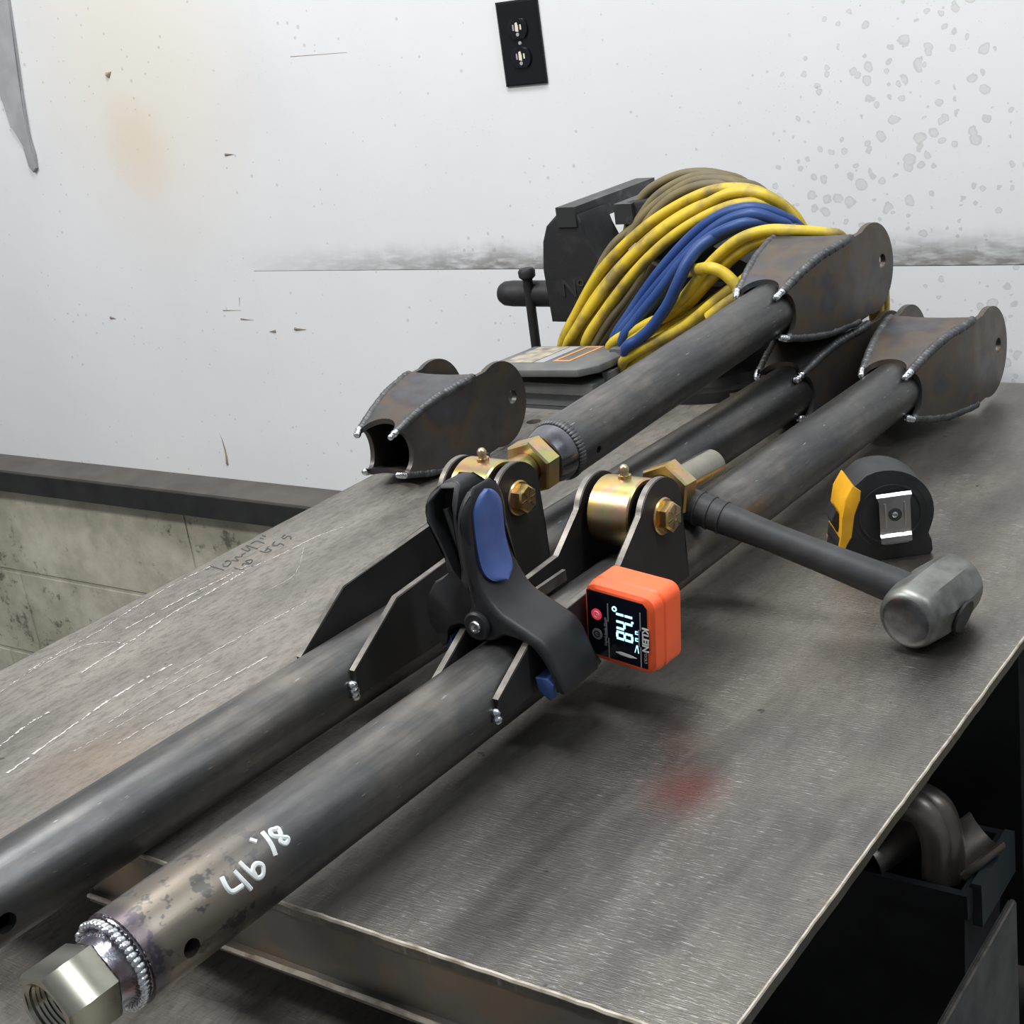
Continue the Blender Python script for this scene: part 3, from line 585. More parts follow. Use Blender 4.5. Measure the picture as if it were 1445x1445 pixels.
# ------------------------------------------------------------------ tubes with brackets
def arm_frame(x0, sx, z0, sz):
    D = Vector((sx, 1, sz)).normalized(); S = Vector((1, -sx, 0)).normalized(); U = S.cross(D)
    return frame((x0, 0.9, z0), S, D, U)
def half_w(a):
    return 0.026 + (0.045 - 0.026) * min(max(a, 0) / 0.10, 1.0)
HH = [(0, .0245), (.03, .0345), (.06, .0415), (.112, .0455), (.13, .0455)]
def half_h(a):
    for (a0, h0), (a1, h1) in zip(HH, HH[1:]):
        if a <= a1: return h0 + (h1 - h0) * max(a - a0, 0) / (a1 - a0)
    return HH[-1][1]
def end_bracket(par, a0):
    T = 0.0055
    topl = [(0, .0245), (.03, .0345), (.06, .0415), (.112, .0455), (.1135, .0425)] + arc(.147, 0, .0455, 112, -112, 30)
    bot = [(a, -h) for a, h in [(.1135, .0425), (.112, .0455), (.06, .0415), (.03, .0345), (0, .0245)]]
    notch = [(0.0145 * math.cos(math.radians(t)), 0.0215 * math.sin(math.radians(t))) for t in range(-80, 81, 16)]
    for sd in (1, -1):
        b_ = slab(topl + bot + [(max(a, 0.0005), u) for a, u in notch], [arc(.168, 0.001, .0075, 0, 340, 17)], T,
                  lambda a, u, s: (sd * (half_w(a) - (T if not s else 0)), a + a0, u), [(0, .1)])
        obj('side_plate', b_, 'bracket', par, bevel=0.0)
    for sd in (1, -1):
        ol = [(-half_w(a) + T * .6, a) for a in (0, .03, .06, .10, .112)] + [(-.03, .110), (-.015, .108), (0, .1075), (.015, .108), (.03, .110)]
        ol += [(half_w(a) - T * .6, a) for a in (.112, .10, .06, .03, 0)]
        ol += [(0.0200 * math.sin(math.radians(t)), max(0.0005, 0.0165 * math.cos(math.radians(t)))) for t in range(84, -85, -14)]
        b_ = slab(ol, [], T, lambda x, a, s: (x, a + a0, sd * (half_h(a) - (T if not s else 0))), [(1, .02), (1, .045), (1, .09)])
        obj('top_plate' if sd > 0 else 'bottom_plate', b_, 'bracket', par)
    b_ = BM(); bx(b_, (-.040, a0 + .098, -.039), (.040, a0 + .103, .039)); obj('inner_web', b_, 'plate', par)
    for sd in (1, -1):
        for ud in (1, -1):
            b_ = BM()
            P = [(sd * (half_w(a) - .0032), a + a0, ud * (half_h(a) - .0026)) for a in [0.004 + .106 * i / 20 for i in range(21)]]
            beads(b_, P, 0.0044, 0.0015)
            obj('weld_bead', b_, 'weld', par, smooth=60)
            b_ = BM(); p = Vector((sd * .0245, a0 - .001, ud * .0235))
            beads(b_, [p - Vector((sd * .003, .0065, ud * .004)), p + Vector((0, .002, 0))], .0036, .0024)
            obj('tack_weld', b_, 'tack', par, smooth=60)
def zig(r0, r1, a0, a1, n):
    out = []
    for i in range(n):
        out += [(a0 + (a1 - a0) * i / n, r0), (a0 + (a1 - a0) * (i + .5) / n, r1)]
    return out + [(a1, r0)]
def hexnut(p, d, R, r, L, ch=0.0015, rot=0.0):
    """hexagonal nut with a chamfer and a threaded bore"""
    b_ = BM()
    p = Vector(p); dd, u, v = axes(d)
    hx = [(math.cos(PI / 3 * k + rot) * R, math.sin(PI / 3 * k + rot) * R) for k in range(6)]
    rings = []
    for t, f in ((0, 0.93), (ch, 1.0), (L - ch, 1.0), (L, 0.93)):
        rings.append([b_.verts.new(p + dd * t + (u * x + v * y) * f) for x, y in hx])
    for a, b in zip(rings, rings[1:]):
        for k in range(6): b_.faces.new((a[k], b[k], b[(k + 1) % 6], a[(k + 1) % 6]))
    seg = 36
    prof = [(0, r * 1.12), (.0015, r)] + zig(r, r * .93, .003, L - .003, max(4, int(L / .003))) + [(L - .0015, r), (L, r * 1.12)]
    rr = lathe(b_, p, d, prof, seg, rot)
    for hring, cring in ((rings[0], rr[0]), (rings[-1], rr[-1])):
        for k in range(6):
            c0 = k * 6
            b_.faces.new([hring[k]] + [cring[(c0 + j) % seg] for j in range(0, 7)] + [hring[(k + 1) % 6]])
    bmesh.ops.triangulate(b_, faces=[f for f in b_.faces if len(f.verts) > 4])
    return b_
def mid_plate(par, prof, piv, r, s0, T=0.0055):
    ol = prof['front'] + arc(piv[0], piv[1], r, prof['a0'], prof['a1'], 18) + prof['rear']
    h = arc(piv[0], piv[1], .0085, 0, 340, 17)
    b_ = slab(ol, [h], T, lambda a, u, s: (s0 + (T if s else 0), a, u))
    return obj('pivot_plate', b_, 'plate', par, bevel=0.0006, segs=1)
def rim(par, prof, piv, r, s0, T=0.0055):
    """ground bright upper edge of a pivot plate"""
    ol = prof['front'][1:] + arc(piv[0], piv[1], r, prof['a0'], prof['a1'] + 40, 14)
    b_ = BM()
    for a, b in zip(ol, ol[1:]):
        t = Vector((b[0] - a[0], b[1] - a[1])); nn = Vector((-t.y, t.x)).normalized()
        if nn.y < 0 and a[0] < piv[0]: nn = -nn
        e = .0003
        vs = []
        for (p, s) in ((a, s0 + .0005), (a, s0 + T - .0005), (b, s0 + T - .0005), (b, s0 + .0005)):
            vs.append(b_.verts.new((s, p[0] + nn.x * e, p[1] + nn.y * e)))
        b_.faces.new(vs)
    bmesh.ops.remove_doubles(b_, verts=b_.verts[:], dist=5e-4)
    r2 = bmesh.ops.extrude_face_region(b_, geom=b_.faces[:])
    for g in r2['geom']:
        if isinstance(g, bmesh.types.BMVert): g.co.z -= .0004
    return obj('cut_edge', b_, 'edge', par, smooth=30)
def bolt(par, piv, s_out):
    a, u = piv
    b_ = BM(); lathe(b_, (s_out, a, u), (1, 0, 0), [(0, 0), (0, .0135), (.0012, .0135), (.0022, .0125), (.0022, 0)], 32)
    h = obj('bolt', b_, 'gold', par)
    b_ = BM(); R = .0112
    hx = lambda t, f: [b_.verts.new((s_out + t, a + math.cos(PI / 3 * k + .35) * R * f, u + math.sin(PI / 3 * k + .35) * R * f)) for k in range(6)]
    rings = [hx(.002, 1), hx(.0088, 1), hx(.0100, .86)]
    for p, q in zip(rings, rings[1:]):
        for k in range(6): b_.faces.new((p[k], q[k], q[(k + 1) % 6], p[(k + 1) % 6]))
    b_.faces.new(rings[-1]); b_.faces.new(rings[0][::-1])
    obj('bolt_head', b_, 'gold', h)
    b_ = BM()
    for k in range(6):
        t = PI / 3 * k + .1; d = Vector((0, math.cos(t), math.sin(t))); e = Vector((0, -math.sin(t), math.cos(t)))
        c = Vector((s_out + .0100, a, u))
        vs = [b_.verts.new(c + d * x + e * y + Vector((zz, 0, 0))) for zz in (-.0005, .0004) for x, y in ((.0025, -.0005), (.0082, -.0005), (.0082, .0005), (.0025, .0005))]
        for f in ((0, 1, 2, 3), (4, 7, 6, 5), (0, 4, 5, 1), (1, 5, 6, 2), (2, 6, 7, 3), (3, 7, 4, 0)): b_.faces.new([vs[i] for i in f])
    obj('grade_marks', b_, 'nut', h)
    b_ = BM(); cyl(b_, (-s_out - .012, a, u), (s_out, a, u), .008, seg=20); obj('bolt_shank', b_, 'gold', h)
    b_ = hexnut((-s_out - .011, a, u), (1, 0, 0), .0125, .0081, .0105); obj('lock_nut', b_, 'gold', h)
def barrel(par, a, u, w=.0175, r=.0258):
    b_ = BM()
    lathe(b_, (-w - .0015, a, u), (1, 0, 0), [(0.007, .0205), (0, .0222), (0, r - .0012), (.0012, r), (2 * w - .0012, r), (2 * w, r - .0012), (2 * w, .0222), (2 * w - .009, .0205)], 48)
    j = obj('bushing_barrel', b_, 'gold', par)
    b_ = BM(); lathe(b_, (-w + .005, a, u), (1, 0, 0), [(0, .011), (0, .0210), (2 * w - .014, .0210), (2 * w - .014, .011)], 40); obj('bushing_insert', b_, 'rubber', j)
    b_ = BM(); pipe(b_, (-.0265, a, u), (.0265, a, u), .0115, .0082, 32); obj('inner_sleeve', b_, 'bung', j)
    b_ = BM(); lathe(b_, (0, a + .001, u + r - .001), (0, 0.05, 1), [(0, .0048), (.003, .0048), (.0032, .0032), (.0055, .0028), (.006, .0037), (.0085, .0036), (.0105, .0022), (.0112, 0)], 20); obj('grease_fitting', b_, 'gold', j)
    return j

RT = 0.0260
# --- arm A (left): carries the linked upper tube
armA = thing('link_arm', 'long dark steel tube on the left, hinged to the upper tube between its pivot plates', 'steel tube', arm_frame(-.655, .066, .0365, .02125))
b_ = BM(); pipe(b_, (0, -.62, 0), (0, .392, 0), RT, RT - .0065, 64); tA = obj('tube', b_, 'tube', armA)
c_ = BM(); cyl(c_, (0.005, -.541, -.002), (.05, -.541, -.003), .0062, seg=20); cut(tA, c_)
PA = dict(front=[(-.266, -.003), (-.265, .0155), (-.214, .0475), (-.116, .0555)], rear=[(-.0475, .03), (-.0475, -.004)], a0=158, a1=8)
pivA = (-.074, .067)
for s0 in (.0235, -.029): mid_plate(armA, PA, pivA, .027, s0); rim(armA, PA, pivA, .027, s0)
bolt(armA, pivA, .029)
for s0, mtl in ((.031, 'tack'), (-.031, 'tack')):
    b_ = BM(); beads(b_, [(s0 * .88, -.268, .008), (s0 * .9, -.268, -.004)], .0036, .004); obj('tack_weld', b_, mtl, armA, smooth=60)
end_bracket(armA, .370)
# --- arm B (right): threaded hex bung at the near end
armB = thing('link_arm', 'long dark steel tube in front, marked 46 1/8, with threaded hex end', 'steel tube', arm_frame(-.5375, .040, .0445, .0145))
b_ = BM(); pipe(b_, (0, -.547, 0), (0, .388, 0), RT, RT - .0065, 64); tB = obj('tube', b_, 'tubeb', armB)
c_ = BM(); cyl(c_, (0.005, -.523, -.001), (.05, -.523, -.002), .0052, seg=20); cut(tB, c_)
PB = dict(front=[(-.272, -.004), (-.271, .0095), (-.228, .0340), (-.126, .0385)], rear=[(-.0430, .018), (-.0430, -.005)], a0=160, a1=8)
pivB = (-.069, .053)
for s0 in (.0235, -.029): mid_plate(armB, PB, pivB, .0275, s0); rim(armB, PB, pivB, .0275, s0)
bolt(armB, pivB, .029)
for s0 in (.031, -.031):
    b_ = BM(); beads(b_, [(s0 * .88, -.274, .004), (s0 * .9, -.274, -.005)], .0036, .004); obj('tack_weld', b_, 'tack', armB, smooth=60)
b_ = BM(); bx(b_, (-.0150, -.185, .026), (-.0120, -.135, .034)); obj('inner_gusset', b_, 'edge', armB, bevel=.0008)
end_bracket(armB, .3715)
b_ = hexnut((0, -.592, 0), (0, 1, 0), .0225, .0148, .030, .0018, rot=.28); obj('hex_bung', b_, 'nut', armB)
b_ = BM(); lathe(b_, (0, -.5625, 0), (0, 1, 0), [(0, .0), (0, .0192), (.006, .0200), (.011, .0215), (.016, .0240), (.016, 0)], 48); obj('bung_shoulder', b_, 'rainbow', armB)
b_ = BM()
for k in range(46):
    t = 2 * PI * k / 46
    p = Vector((math.cos(t) * .0222, -.5505 + random.uniform(-.0006, .0006), math.sin(t) * .0222))
    m_ = Matrix.Translation(p) @ Matrix.Rotation(-t, 4, 'Y') @ Matrix.Rotation(.45, 4, 'Z') @ Matrix.Diagonal((.62, 1.25, .62, 1))
    bmesh.ops.create_icosphere(b_, subdivisions=2, radius=.0043 * random.uniform(.92, 1.08), matrix=m_)
obj('weld_bead', b_, 'tack', armB, smooth=60)
b_ = BM()
for s in STR:
    P = spline([(a, t, 0) for a, t in s], 5)
    sweep(b_, [(math.cos(p.y) * (RT - .0010), p.x, math.sin(p.y) * (RT - .0010)) for p in P], .0018, 8)
wr = obj('marker_writing', b_, 'marker', armB); wr['label'] = 'white hand-written 46 1/8'
jB = thing('pivot_joint', 'gold bushing joint bolted in front tube plates, its threaded stub left free', 'bushing joint', arm_frame(-.5375, .040, .0445, .0145))
barrel(jB, *pivB)
b_ = BM(); lathe(b_, (0, pivB[0] + .02, pivB[1] - .001), (0, 1, -.06), [(0, .0), (0, .017), (.008, .0135), (.02, .0125), (.03, .0125), (.0985, .0125), (.0995, .0115), (.0995, 0)], 32); obj('threaded_shank', b_, 'nut', jB)
b_ = hexnut((0, pivB[0] + .047, pivB[1] - .003), (0, 1, -.06), .0225, .0124, .0155, .0015, rot=.35); obj('jam_nut', b_, 'gold', jB)
# --- upper link
upC = thing('upper_link', 'raised upper steel tube with welded bracket, bolted by a gold joint to the left arm', 'steel tube', arm_frame(-.656, .066, .1055, .077))
b_ = BM(); pipe(b_, (0, .016, 0), (0, .368, 0), .0255, .019, 64); tC = obj('tube', b_, 'tube', upC)
c_ = BM(); cyl(c_, (0.005, .036, -.004), (.05, .036, -.009), .0032, seg=16); cut(tC, c_)
end_bracket(upC, .348)
b_ = BM(); lathe(b_, (0, -.008, 0), (0, 1, 0), [(0, .0), (0, .0185), (.0015, .0208), (.008, .0224), (.0150, .0240), (.024, .0240), (.024, 0)], 48); obj('weld_bung', b_, 'bung', upC)
b_ = BM()
for k in range(52):
    t = 2 * PI * k / 52
    m_ = Matrix.Translation((math.cos(t) * .0241, .0155, math.sin(t) * .0241)) @ Matrix.Rotation(-t, 4, 'Y') @ Matrix.Diagonal((.6, 1.3, .75, 1))
    bmesh.ops.create_icosphere(b_, subdivisions=2, radius=  .0038, matrix=m_)
obj('weld_bead', b_, 'weld', upC, smooth=60)
jc = (-.074, .003)
barrel(upC, *jc)
b_ = BM(); lathe(b_, (0, jc[0] + .02, jc[1]), (0, 1, -.03), [(0, .0), (0, .017), (.008, .0135), (.02, .0125), (.05, .0125), (.05, 0)], 32); obj('threaded_shank', b_, 'gold', upC)
b_ = hexnut((0, -.026, .001), (0, 1, 0), .0235, .0124, .0165, .0015, rot=.30); obj('jam_nut', b_, 'gold', upC)
# --- loose bracket standing on the far-left corner
lbk = thing('loose_bracket', 'loose welded steel bracket with open notched box end, on the bench edge', 'bracket', frame((-.958, 1.038, .0415), Vector((1, 0, 0)), Vector((0, 1, .045)).normalized(), Vector((1, 0, 0)).cross(Vector((0, 1, .045)).normalized())))
end_bracket(lbk, 0.0)
# ------------------------------------------------------------------ spring clamp
YC0, YC1 = 0.663, 0.708
cl = thing('spring_clamp', 'black spring clamp with blue grip gripping the front tube pivot plates', 'clamp', Matrix.Translation((-.555, .68, .05)))
inv = Matrix.Translation((.555, -.68, -.05))
def cobj(name, bm, mat, par=None, **k):
    o = obj(name, bm, mat, par or cl, **k)
    if par is None: o.matrix_parent_inverse = inv
    else: o.matrix_parent_inverse = Matrix.Identity(4)
    return o
def round_top(bm, ztop, h):
    yc = (YC0 + YC1) / 2
    for v in bm.verts:
        if v.co.z > ztop - h:
            t = min(1.0, (v.co.z - ztop + h) / h)
            v.co.y = yc + (v.co.y - yc) * max(.45, math.sqrt(max(0.0, 1 - .92 * t * t)))
    return bm
def dense(ol, n=3):
    return [(p.x, p.z) for p in spline([(x, 0, z) for x, z in ol + ol[:1]], n)][:-1]
hr = cobj('outer_handle', round_top(puffy(dense(CR), YC0, YC1, .0042), .1705, .024), 'clampblk', smooth=55)
hl = cobj('inner_handle', round_top(prism(dense(CL, 2), YC0 + .003, YC1 - .004, holes=[CLin]), .1735, .026), 'clampblk', bevel=.0012)
cobj('handle_web', prism(CLin, YC0 + .020, YC0 + .024), 'clampblk')
# ribs inside the hollow handle
b_ = BM(); sweep(b_, [(-.5760, YC0 + .012, .1545), (-.5722, YC0 + .012, .137), (-.5655, YC0 + .012, .112)], .0026, 8); cobj('spring_leg', b_, 'dark')
b_ = BM(); lathe(b_, (-.5551, YC0 - .0035, .0804), (0, 1, 0), [(0, 0), (0, .0085), (.0012, .0098), (.0045, .0098), (.0045, 0)], 32); cobj('pivot_boss', b_, 'clampblk')
b_ = BM(); lathe(b_, (-.5551, YC0 - .0052, .0804), (0, 1, 0), [(.0014, 0), (.0012, .0018), (0, .0024), (0, .0038), (.0009, .0044), (.006, .0044), (.006, 0)], 28); cobj('pivot_pin', b_, 'chrome')
# blue inlay on the outside of the outer handle
GR = [(-.5512, .1655), (-.5517, .1520), (-.5526, .1370), (-.5526, .1255), (-.5508, .1140), (-.5460, .1035)]
b_ = BM(); rows = []
for i, p in enumerate(spline([(x, 0, z) for x, z in GR], 6)):
    n_ = len(GR) * 6 - 6; t = i / n_
    wd = .0172 * math.sqrt(max(0.0, 1 - (2 * t - 1) ** 4)) * (1 - .12 * math.sin(PI * t)) + .0001
    row = []
    for k in range(9):
        s = -1 + 2 * k / 8
        row.append(b_.verts.new((p.x + .0020 * (1 - s ** 4) + .0006, (YC0 + YC1) / 2 + s * wd, p.z + .0006)))
    rows.append(row)
for a, b in zip(rows, rows[1:]):
    for k in range(8): b_.faces.new((a[k], a[k + 1], b[k + 1], b[k]))
r2 = bmesh.ops.extrude_face_region(b_, geom=b_.faces[:])
for g in r2['geom']:
    if isinstance(g, bmesh.types.BMVert): g.co.x -= .0035
cobj('blue_grip', round_top(b_, .1690, .020), 'clampblue', smooth=60)
b_ = prism([(-.5155, .0495), (-.5060, .0500), (-.5020, .0460), (-.5035, .0380), (-.5062, .0345), (-.5090, .0385), (-.5140, .0400)], YC0 - .001, YC1 - .006); cobj('jaw_pad', b_, 'clampblue', bevel=.0012)
b_ = prism([(-.5925, .062), (-.5855, .0655), (-.5840, .0560), (-.5890, .0530)], YC0 + .006, YC1 - .008); cobj('jaw_pad', b_, 'clampblue', bevel=.001)

# ------------------------------------------------------------------ angle gauge
gx, gy, gz = Vector((1, -.05, -.10)).normalized(), Vector((.05, 1, 0)).normalized(), None
gz = gx.cross(gy).normalized(); gy = gz.cross(gx)
ga = thing('angle_gauge', 'orange digital angle gauge stuck on the pivot plate, lit display reading 84.1', 'angle gauge', frame((-.4900, .722, .0325), gx, gy, gz))
GW, GD, GH = .0280, .033, .0565
def rrect(w0, w1, h0, h1, r, n=6):
    return arc(w1 - r, h1 - r, r, 90, 0, n) + arc(w1 - r, h0 + r, r, 0, -90, n) + arc(w0 + r, h0 + r, r, -90, -180, n) + arc(w0 + r, h1 - r, r, 180, 90, n)
b_ = BM(); rings = []
for y, ins in ((0, .0035), (.0015, .0012), (.009, 0), (.011, .0009), (.0125, 0), (GD - .003, 0), (GD, .0025)):
    rings.append([b_.verts.new((x, y, z)) for x, z in rrect(-GW + ins, GW - ins, ins, GH - ins, .008)])
for p, q in zip(rings, rings[1:]):
    for k in range(len(p)): b_.faces.new((p[k], q[k], q[(k + 1) % len(p)], p[(k + 1) % len(p)]))
b_.faces.new(rings[0]); b_.faces.new(rings[-1][::-1])
obj('gauge_body', b_, 'orange', ga, smooth=30)
scr = [(-.0245, .0515), (.0185, .0515), (.0215, .0485), (.0215, .0340), (.0228, .0325), (.0228, .0175), (.0215, .0160), (.0215, .0050), (-.0232, .0050), (-.0245, .0065)]
obj('screen', prism(scr, -.0006, .002), 'screen', ga)
def gtext(name, s, size, mat, x, z, ang, bold=0.0):
    mx = Matrix.Translation((x, -.0009, z)) @ Matrix.Rotation(PI / 2, 4, 'X') @ Matrix.Rotation(math.radians(ang), 4, 'Z')
    return text(name, s, size, mat, ga, mx, bold=bold)
gtext('brand_print', 'KLEIN', .0066, 'white', .0203, .0262, -90, .0002)
gtext('brand_print', 'TOOLS', .0028, 'greyprint', .0203, .0135, -90)
gtext('name_print', 'Digital Angle Gauge', .0026, 'greyprint', -.0105, .024, 90)
for (x, z, h, w) in ((-.0082, .0385, .013, .0008), (-.0095, .026, .0125, .0008), (-.0082, .0125, .0145, .0008), (.0168, .0385, .013, .0008), (.0155, .026, .0125, .0008), (.0168, .0125, .0145, .0008)):
    b_ = BM(); bx(b_, (x - w / 2, -.0009, z - h / 2), (x + w / 2, -.0005, z + h / 2)); obj('screen_line', b_, 'greyprint', ga)
SEG = {'8': 'abcdefg', '4': 'bcfg', '1': 'bc'}
def digit(ch, zc, xc, Hh=.0132, Wd=.0062, tk=.0015):
    # digits run upward along z with their tops towards -x
    f = lambda x, y: (xc - (y - Hh / 2), zc + x)    # x: along text, y: up of digit
    S = dict(a=(-Wd / 2 + tk, Hh - tk, Wd / 2 - tk, Hh), g=(-Wd / 2 + tk, Hh / 2 - tk / 2, Wd / 2 - tk, Hh / 2 + tk / 2), d=(-Wd / 2 + tk, 0, Wd / 2 - tk, tk),
             f=(-Wd / 2, Hh / 2 + tk * .3, -Wd / 2 + tk, Hh - tk * .3), b=(Wd / 2 - tk, Hh / 2 + tk * .3, Wd / 2, Hh - tk * .3),
             e=(-Wd / 2, tk * .3, -Wd / 2 + tk, Hh / 2 - tk * .3), c=(Wd / 2 - tk, tk * .3, Wd / 2, Hh / 2 - tk * .3))
    b_ = BM()
    for k in SEG[ch]:
        x0, y0, x1, y1 = S[k]; (ax, az), (cx, cz) = f(x0, y0), f(x1, y1)
        bx(b_, (min(ax, cx), -.0010, min(az, cz)), (max(ax, cx), -.0005, max(az, cz)))
    return obj('display_digit', b_, 'digit', ga)
digit('8', .0243, .0045); digit('4', .0318, .0045); digit('1', .0372, .0045)
b_ = BM(); bx(b_, (.0100, -.001, .0354), (.0115, -.0005, .0368)); obj('display_digit', b_, 'digit', ga)
b_ = BM(); lathe(b_, (-.0030, -.0010, .0426), (0, 1, 0), [(0, .0010), (0, .0019), (.0004, .0019), (.0004, .0010)], 20); obj('display_digit', b_, 'digit', ga)
b_ = slab([(-.003, .0110), (.001, .0122), (.0085, .0118), (.0135, .0108), (.0085, .0098), (.001, .0100)], [], 0, lambda x, z, s: (x, -.001 if s else -.0005, z)); obj('level_bar', b_, 'white', ga)
for (p0, p1) in (((.0138, .0205), (.0122, .0150)), ((.0142, .0205), (.0150, .0150))):
    b_ = BM(); sweep(b_, [(p0[0], -.0008, p0[1]), (p1[0], -.0008, p1[1])], .0003, 5); obj('level_mark', b_, 'digit', ga)
for zc in (.0235, .0285):
    b_ = BM(); 
    for q in ((0, 0, .0020, .0005), (0, .0018, .0020, .0023), (0, 0, .0005, .0023)): bx(b_, (.0128 + q[0], -.001, zc + q[1]), (.0128 + q[2], -.0005, zc + q[3]))
    obj('mode_mark', b_, 'digit', ga)
for zc, mt, mt2 in ((.0350, 'red', 'white'), (.0205, 'greyprint', 'screen')):
    b_ = BM(); lathe(b_, (-.0172, -.0010, zc), (0, 1, 0), [(0, 0), (0, .0040), (.0005, .0040), (.0005, 0)], 28); kb = obj('button', b_, mt, ga)
    b_ = BM(); sweep(b_, [(-.0172 + .0021 * math.cos(t), -.0011, zc + .0021 * math.sin(t)) for t in [(.35 + 5.6 * i / 14) for i in range(15)]], .00035, 5)
    sweep(b_, [(-.0172, -.0011, zc), (-.0148, -.0011, zc)], .00035, 5); obj('button_symbol', b_, mt2, kb)

# ------------------------------------------------------------------ hammer
hd = Vector((.13, 1, 0)).normalized(); hp = Vector((-.3440, .896, .0245))
hs = Vector((-.191, -.004, .0585)).normalized()      # handle direction
hm = thing('sledge_hammer', 'short-handled sledge hammer with worn steel head, handle resting on the front tube', 'hammer', Matrix.Translation((hp.x, hp.y, 0)))
hinv = Matrix.Translation((-hp.x, -hp.y, 0))
def hobj(name, bm, mat, **k):
    o = obj(name, bm, mat, hm, **k); o.matrix_parent_inverse = hinv; return o
b_ = BM()
prof = [(-.0375, .0165), (-.0368, .0185), (-.0345, .0208), (-.031, .0222), (-.024, .0232), (-.014, .0242), (.014, .0242), (.024, .0232), (.031, .0222), (.0345, .0208), (.0368, .0185), (.0375, .0165)]
d_ = hd; sd_ = (hs - d_ * hs.dot(d_)).normalized(); up_ = d_.cross(sd_)
rings = []
for t, r in prof:
    ring = []
    for k in range(48):
        th = 2 * PI * k / 48
        f8 = math.cos(PI / 8) / math.cos(((th + PI / 8) % (PI / 4)) - PI / 8)
        e = max(0, min(1, (.034 - abs(t)) / .014))
        rr = r * (1 + e * (min(f8, 1.06) - 1) * 1.0)
        ring.append(b_.verts.new(hp + d_ * t + (sd_ * math.cos(th) + up_ * math.sin(th)) * rr))
    rings.append(ring)
for p, q in zip(rings, rings[1:]):
    for k in range(48): b_.faces.new((p[k], q[k], q[(k + 1) % 48], p[(k + 1) % 48]))
b_.faces.new(rings[0]); b_.faces.new(rings[-1][::-1])
hobj('hammer_head', b_, 'hamhead', smooth=30)
b_ = BM(); lathe(b_, hp - d_ * .0380, d_, [(-.0006, 0), (-.0003, .008), (0, .0155), (.0010, .0178), (.003, .0197)], 40); hobj('striking_face', b_, 'hamface')
b_ = BM(); lathe(b_, hp - sd_ * .0236 , -sd_, [(0, .0125), (.0015, .0118), (.0015, 0)], 28); hobj('handle_eye', b_, 'dark')
P = [hp + hs * .018, hp + hs * .030, hp + hs * .075, hp + hs * .125, hp + hs * .150, hp + hs * .205, hp + hs * .2165, hp + hs * .220]
Rr = [.0128, .0128, .0115, .0108, .0118, .0132, .0125, .0085]
b_ = BM()
lathe(b_, P[0], hs, [(0, 0)] + [((p - P[0]).length, r) for p, r in zip(P, Rr)] + [((P[-1] - P[0]).length, 0)], 32); hobj('handle', b_, 'handle')
b_ = BM()
for t in (.162, .172, .182, .192): lathe(b_, hp + hs * t, hs, [(-.0012, .0118), (-.0006, .0118 + (t - .15) * .02 + .0009), (.0006, .0118 + (t - .15) * .02 + .0009), (.0012, .0118)], 32)
hobj('grip_ribs', b_, 'handle')

# ------------------------------------------------------------------ tape measure
ang = math.radians(36)
tw = Vector((math.cos(ang), math.sin(ang), 0)); td = Vector((-math.sin(ang), math.cos(ang), 0))
tm = thing('tape_measure', 'black tape measure with yellow nose and chrome belt clip', 'tape measure', frame((-.4200, 1.006, 0), tw, td, Vector((0, 0, 1))))
ol = [(-.036, .004), (-.034, 0), (.034, 0), (.036, .003), (.0355, .012)] + [(.0385 * math.cos(math.radians(t)) + 0, .0375 + .0365 * math.sin(math.radians(t))) for t in range(-32, 118, 10)] + [(-.0225, .064), (-.029, .054), (-.032, .040), (-.0335, .028), (-.0365, .022), (-.0385, .012)]
obj('tape_case', prism(ol, .003, .041), 'tapeblk', tm, bevel=.004, segs=3)
oy = [(-.0375, .012), (-.0335, .029), (-.0325, .040), (-.0295, .0545), (-.0225, .0655), (-.0165, .0600), (-.0175, .0520), (-.0240, .0415), (-.0245, .0300), (-.0260, .0220), (-.0310, .0180), (-.0340, .0050), (-.0365, .0040)]
obj('yellow_nose', prism([(x * 1.012 - .0006, z) for x, z in oy], .0016, .0424), 'yellow', tm, bevel=.0012)
b_ = prism([(-.0400, .0355), (-.0355, .0445), (-.0300, .0330), (-.0335, .0240), (-.0365, .0260)], .010, .034); obj('lock_button', b_, 'tapeblk', tm, bevel=.001)
b_ = prism([(-.0420, .0012), (-.0385, .0150), (-.0365, .0135), (-.0395, .0008)], .009, .035); obj('tape_hook', b_, 'tapeblk', tm, bevel=.0005)
b_ = BM()
for rr, dp in ((.0300, .0008), (.0255, .0014)):
    lathe(b_, (.0045, .0036, .0375), (0, -1, 0), [(0, rr), (dp, rr - .0008), (dp, rr - .0022), (0, rr - .003)], 48)
obj('case_rings', b_, 'tapeblk', tm)
b_ = BM()
P = [(.0025, .0045), (.0010, .0030), (.0010, 0), (-.0012, -.0020), (.0000, -.0060)]
yy = [(0.0565, -.0015), (.0545, -.0038), (.0500, -.0038), (.0290, -.0034), (.0235, -.0022), (.0215, -.0045), (.0170, -.0048), (.0150, -.0030)]
rows = []
for z, y in yy:
    h = .0135 if z > .05 else .0120
    if z < .016: h = .009
    rows.append([b_.verts.new((.0065 + s * h, y, z)) for s in (-1, -.5, 0, .5, 1)])
for p, q in zip(rows, rows[1:]):
    for k in range(4): b_.faces.new((p[k], p[k + 1], q[k + 1], q[k]))
r2 = bmesh.ops.extrude_face_region(b_, geom=b_.faces[:])
for g in r2['geom']:
    if isinstance(g, bmesh.types.BMVert): g.co.y += .0012
clip = obj('belt_clip', b_, 'chrome', tm, smooth=25)
for s in (-1, 1):
    b_ = BM(); sweep(b_, [(.0065 + s * .0075, -.0040, .0490), (.0065 + s * .0075, -.0038, .0290)], .0009, 8); obj('clip_rib', b_, 'chrome', clip)
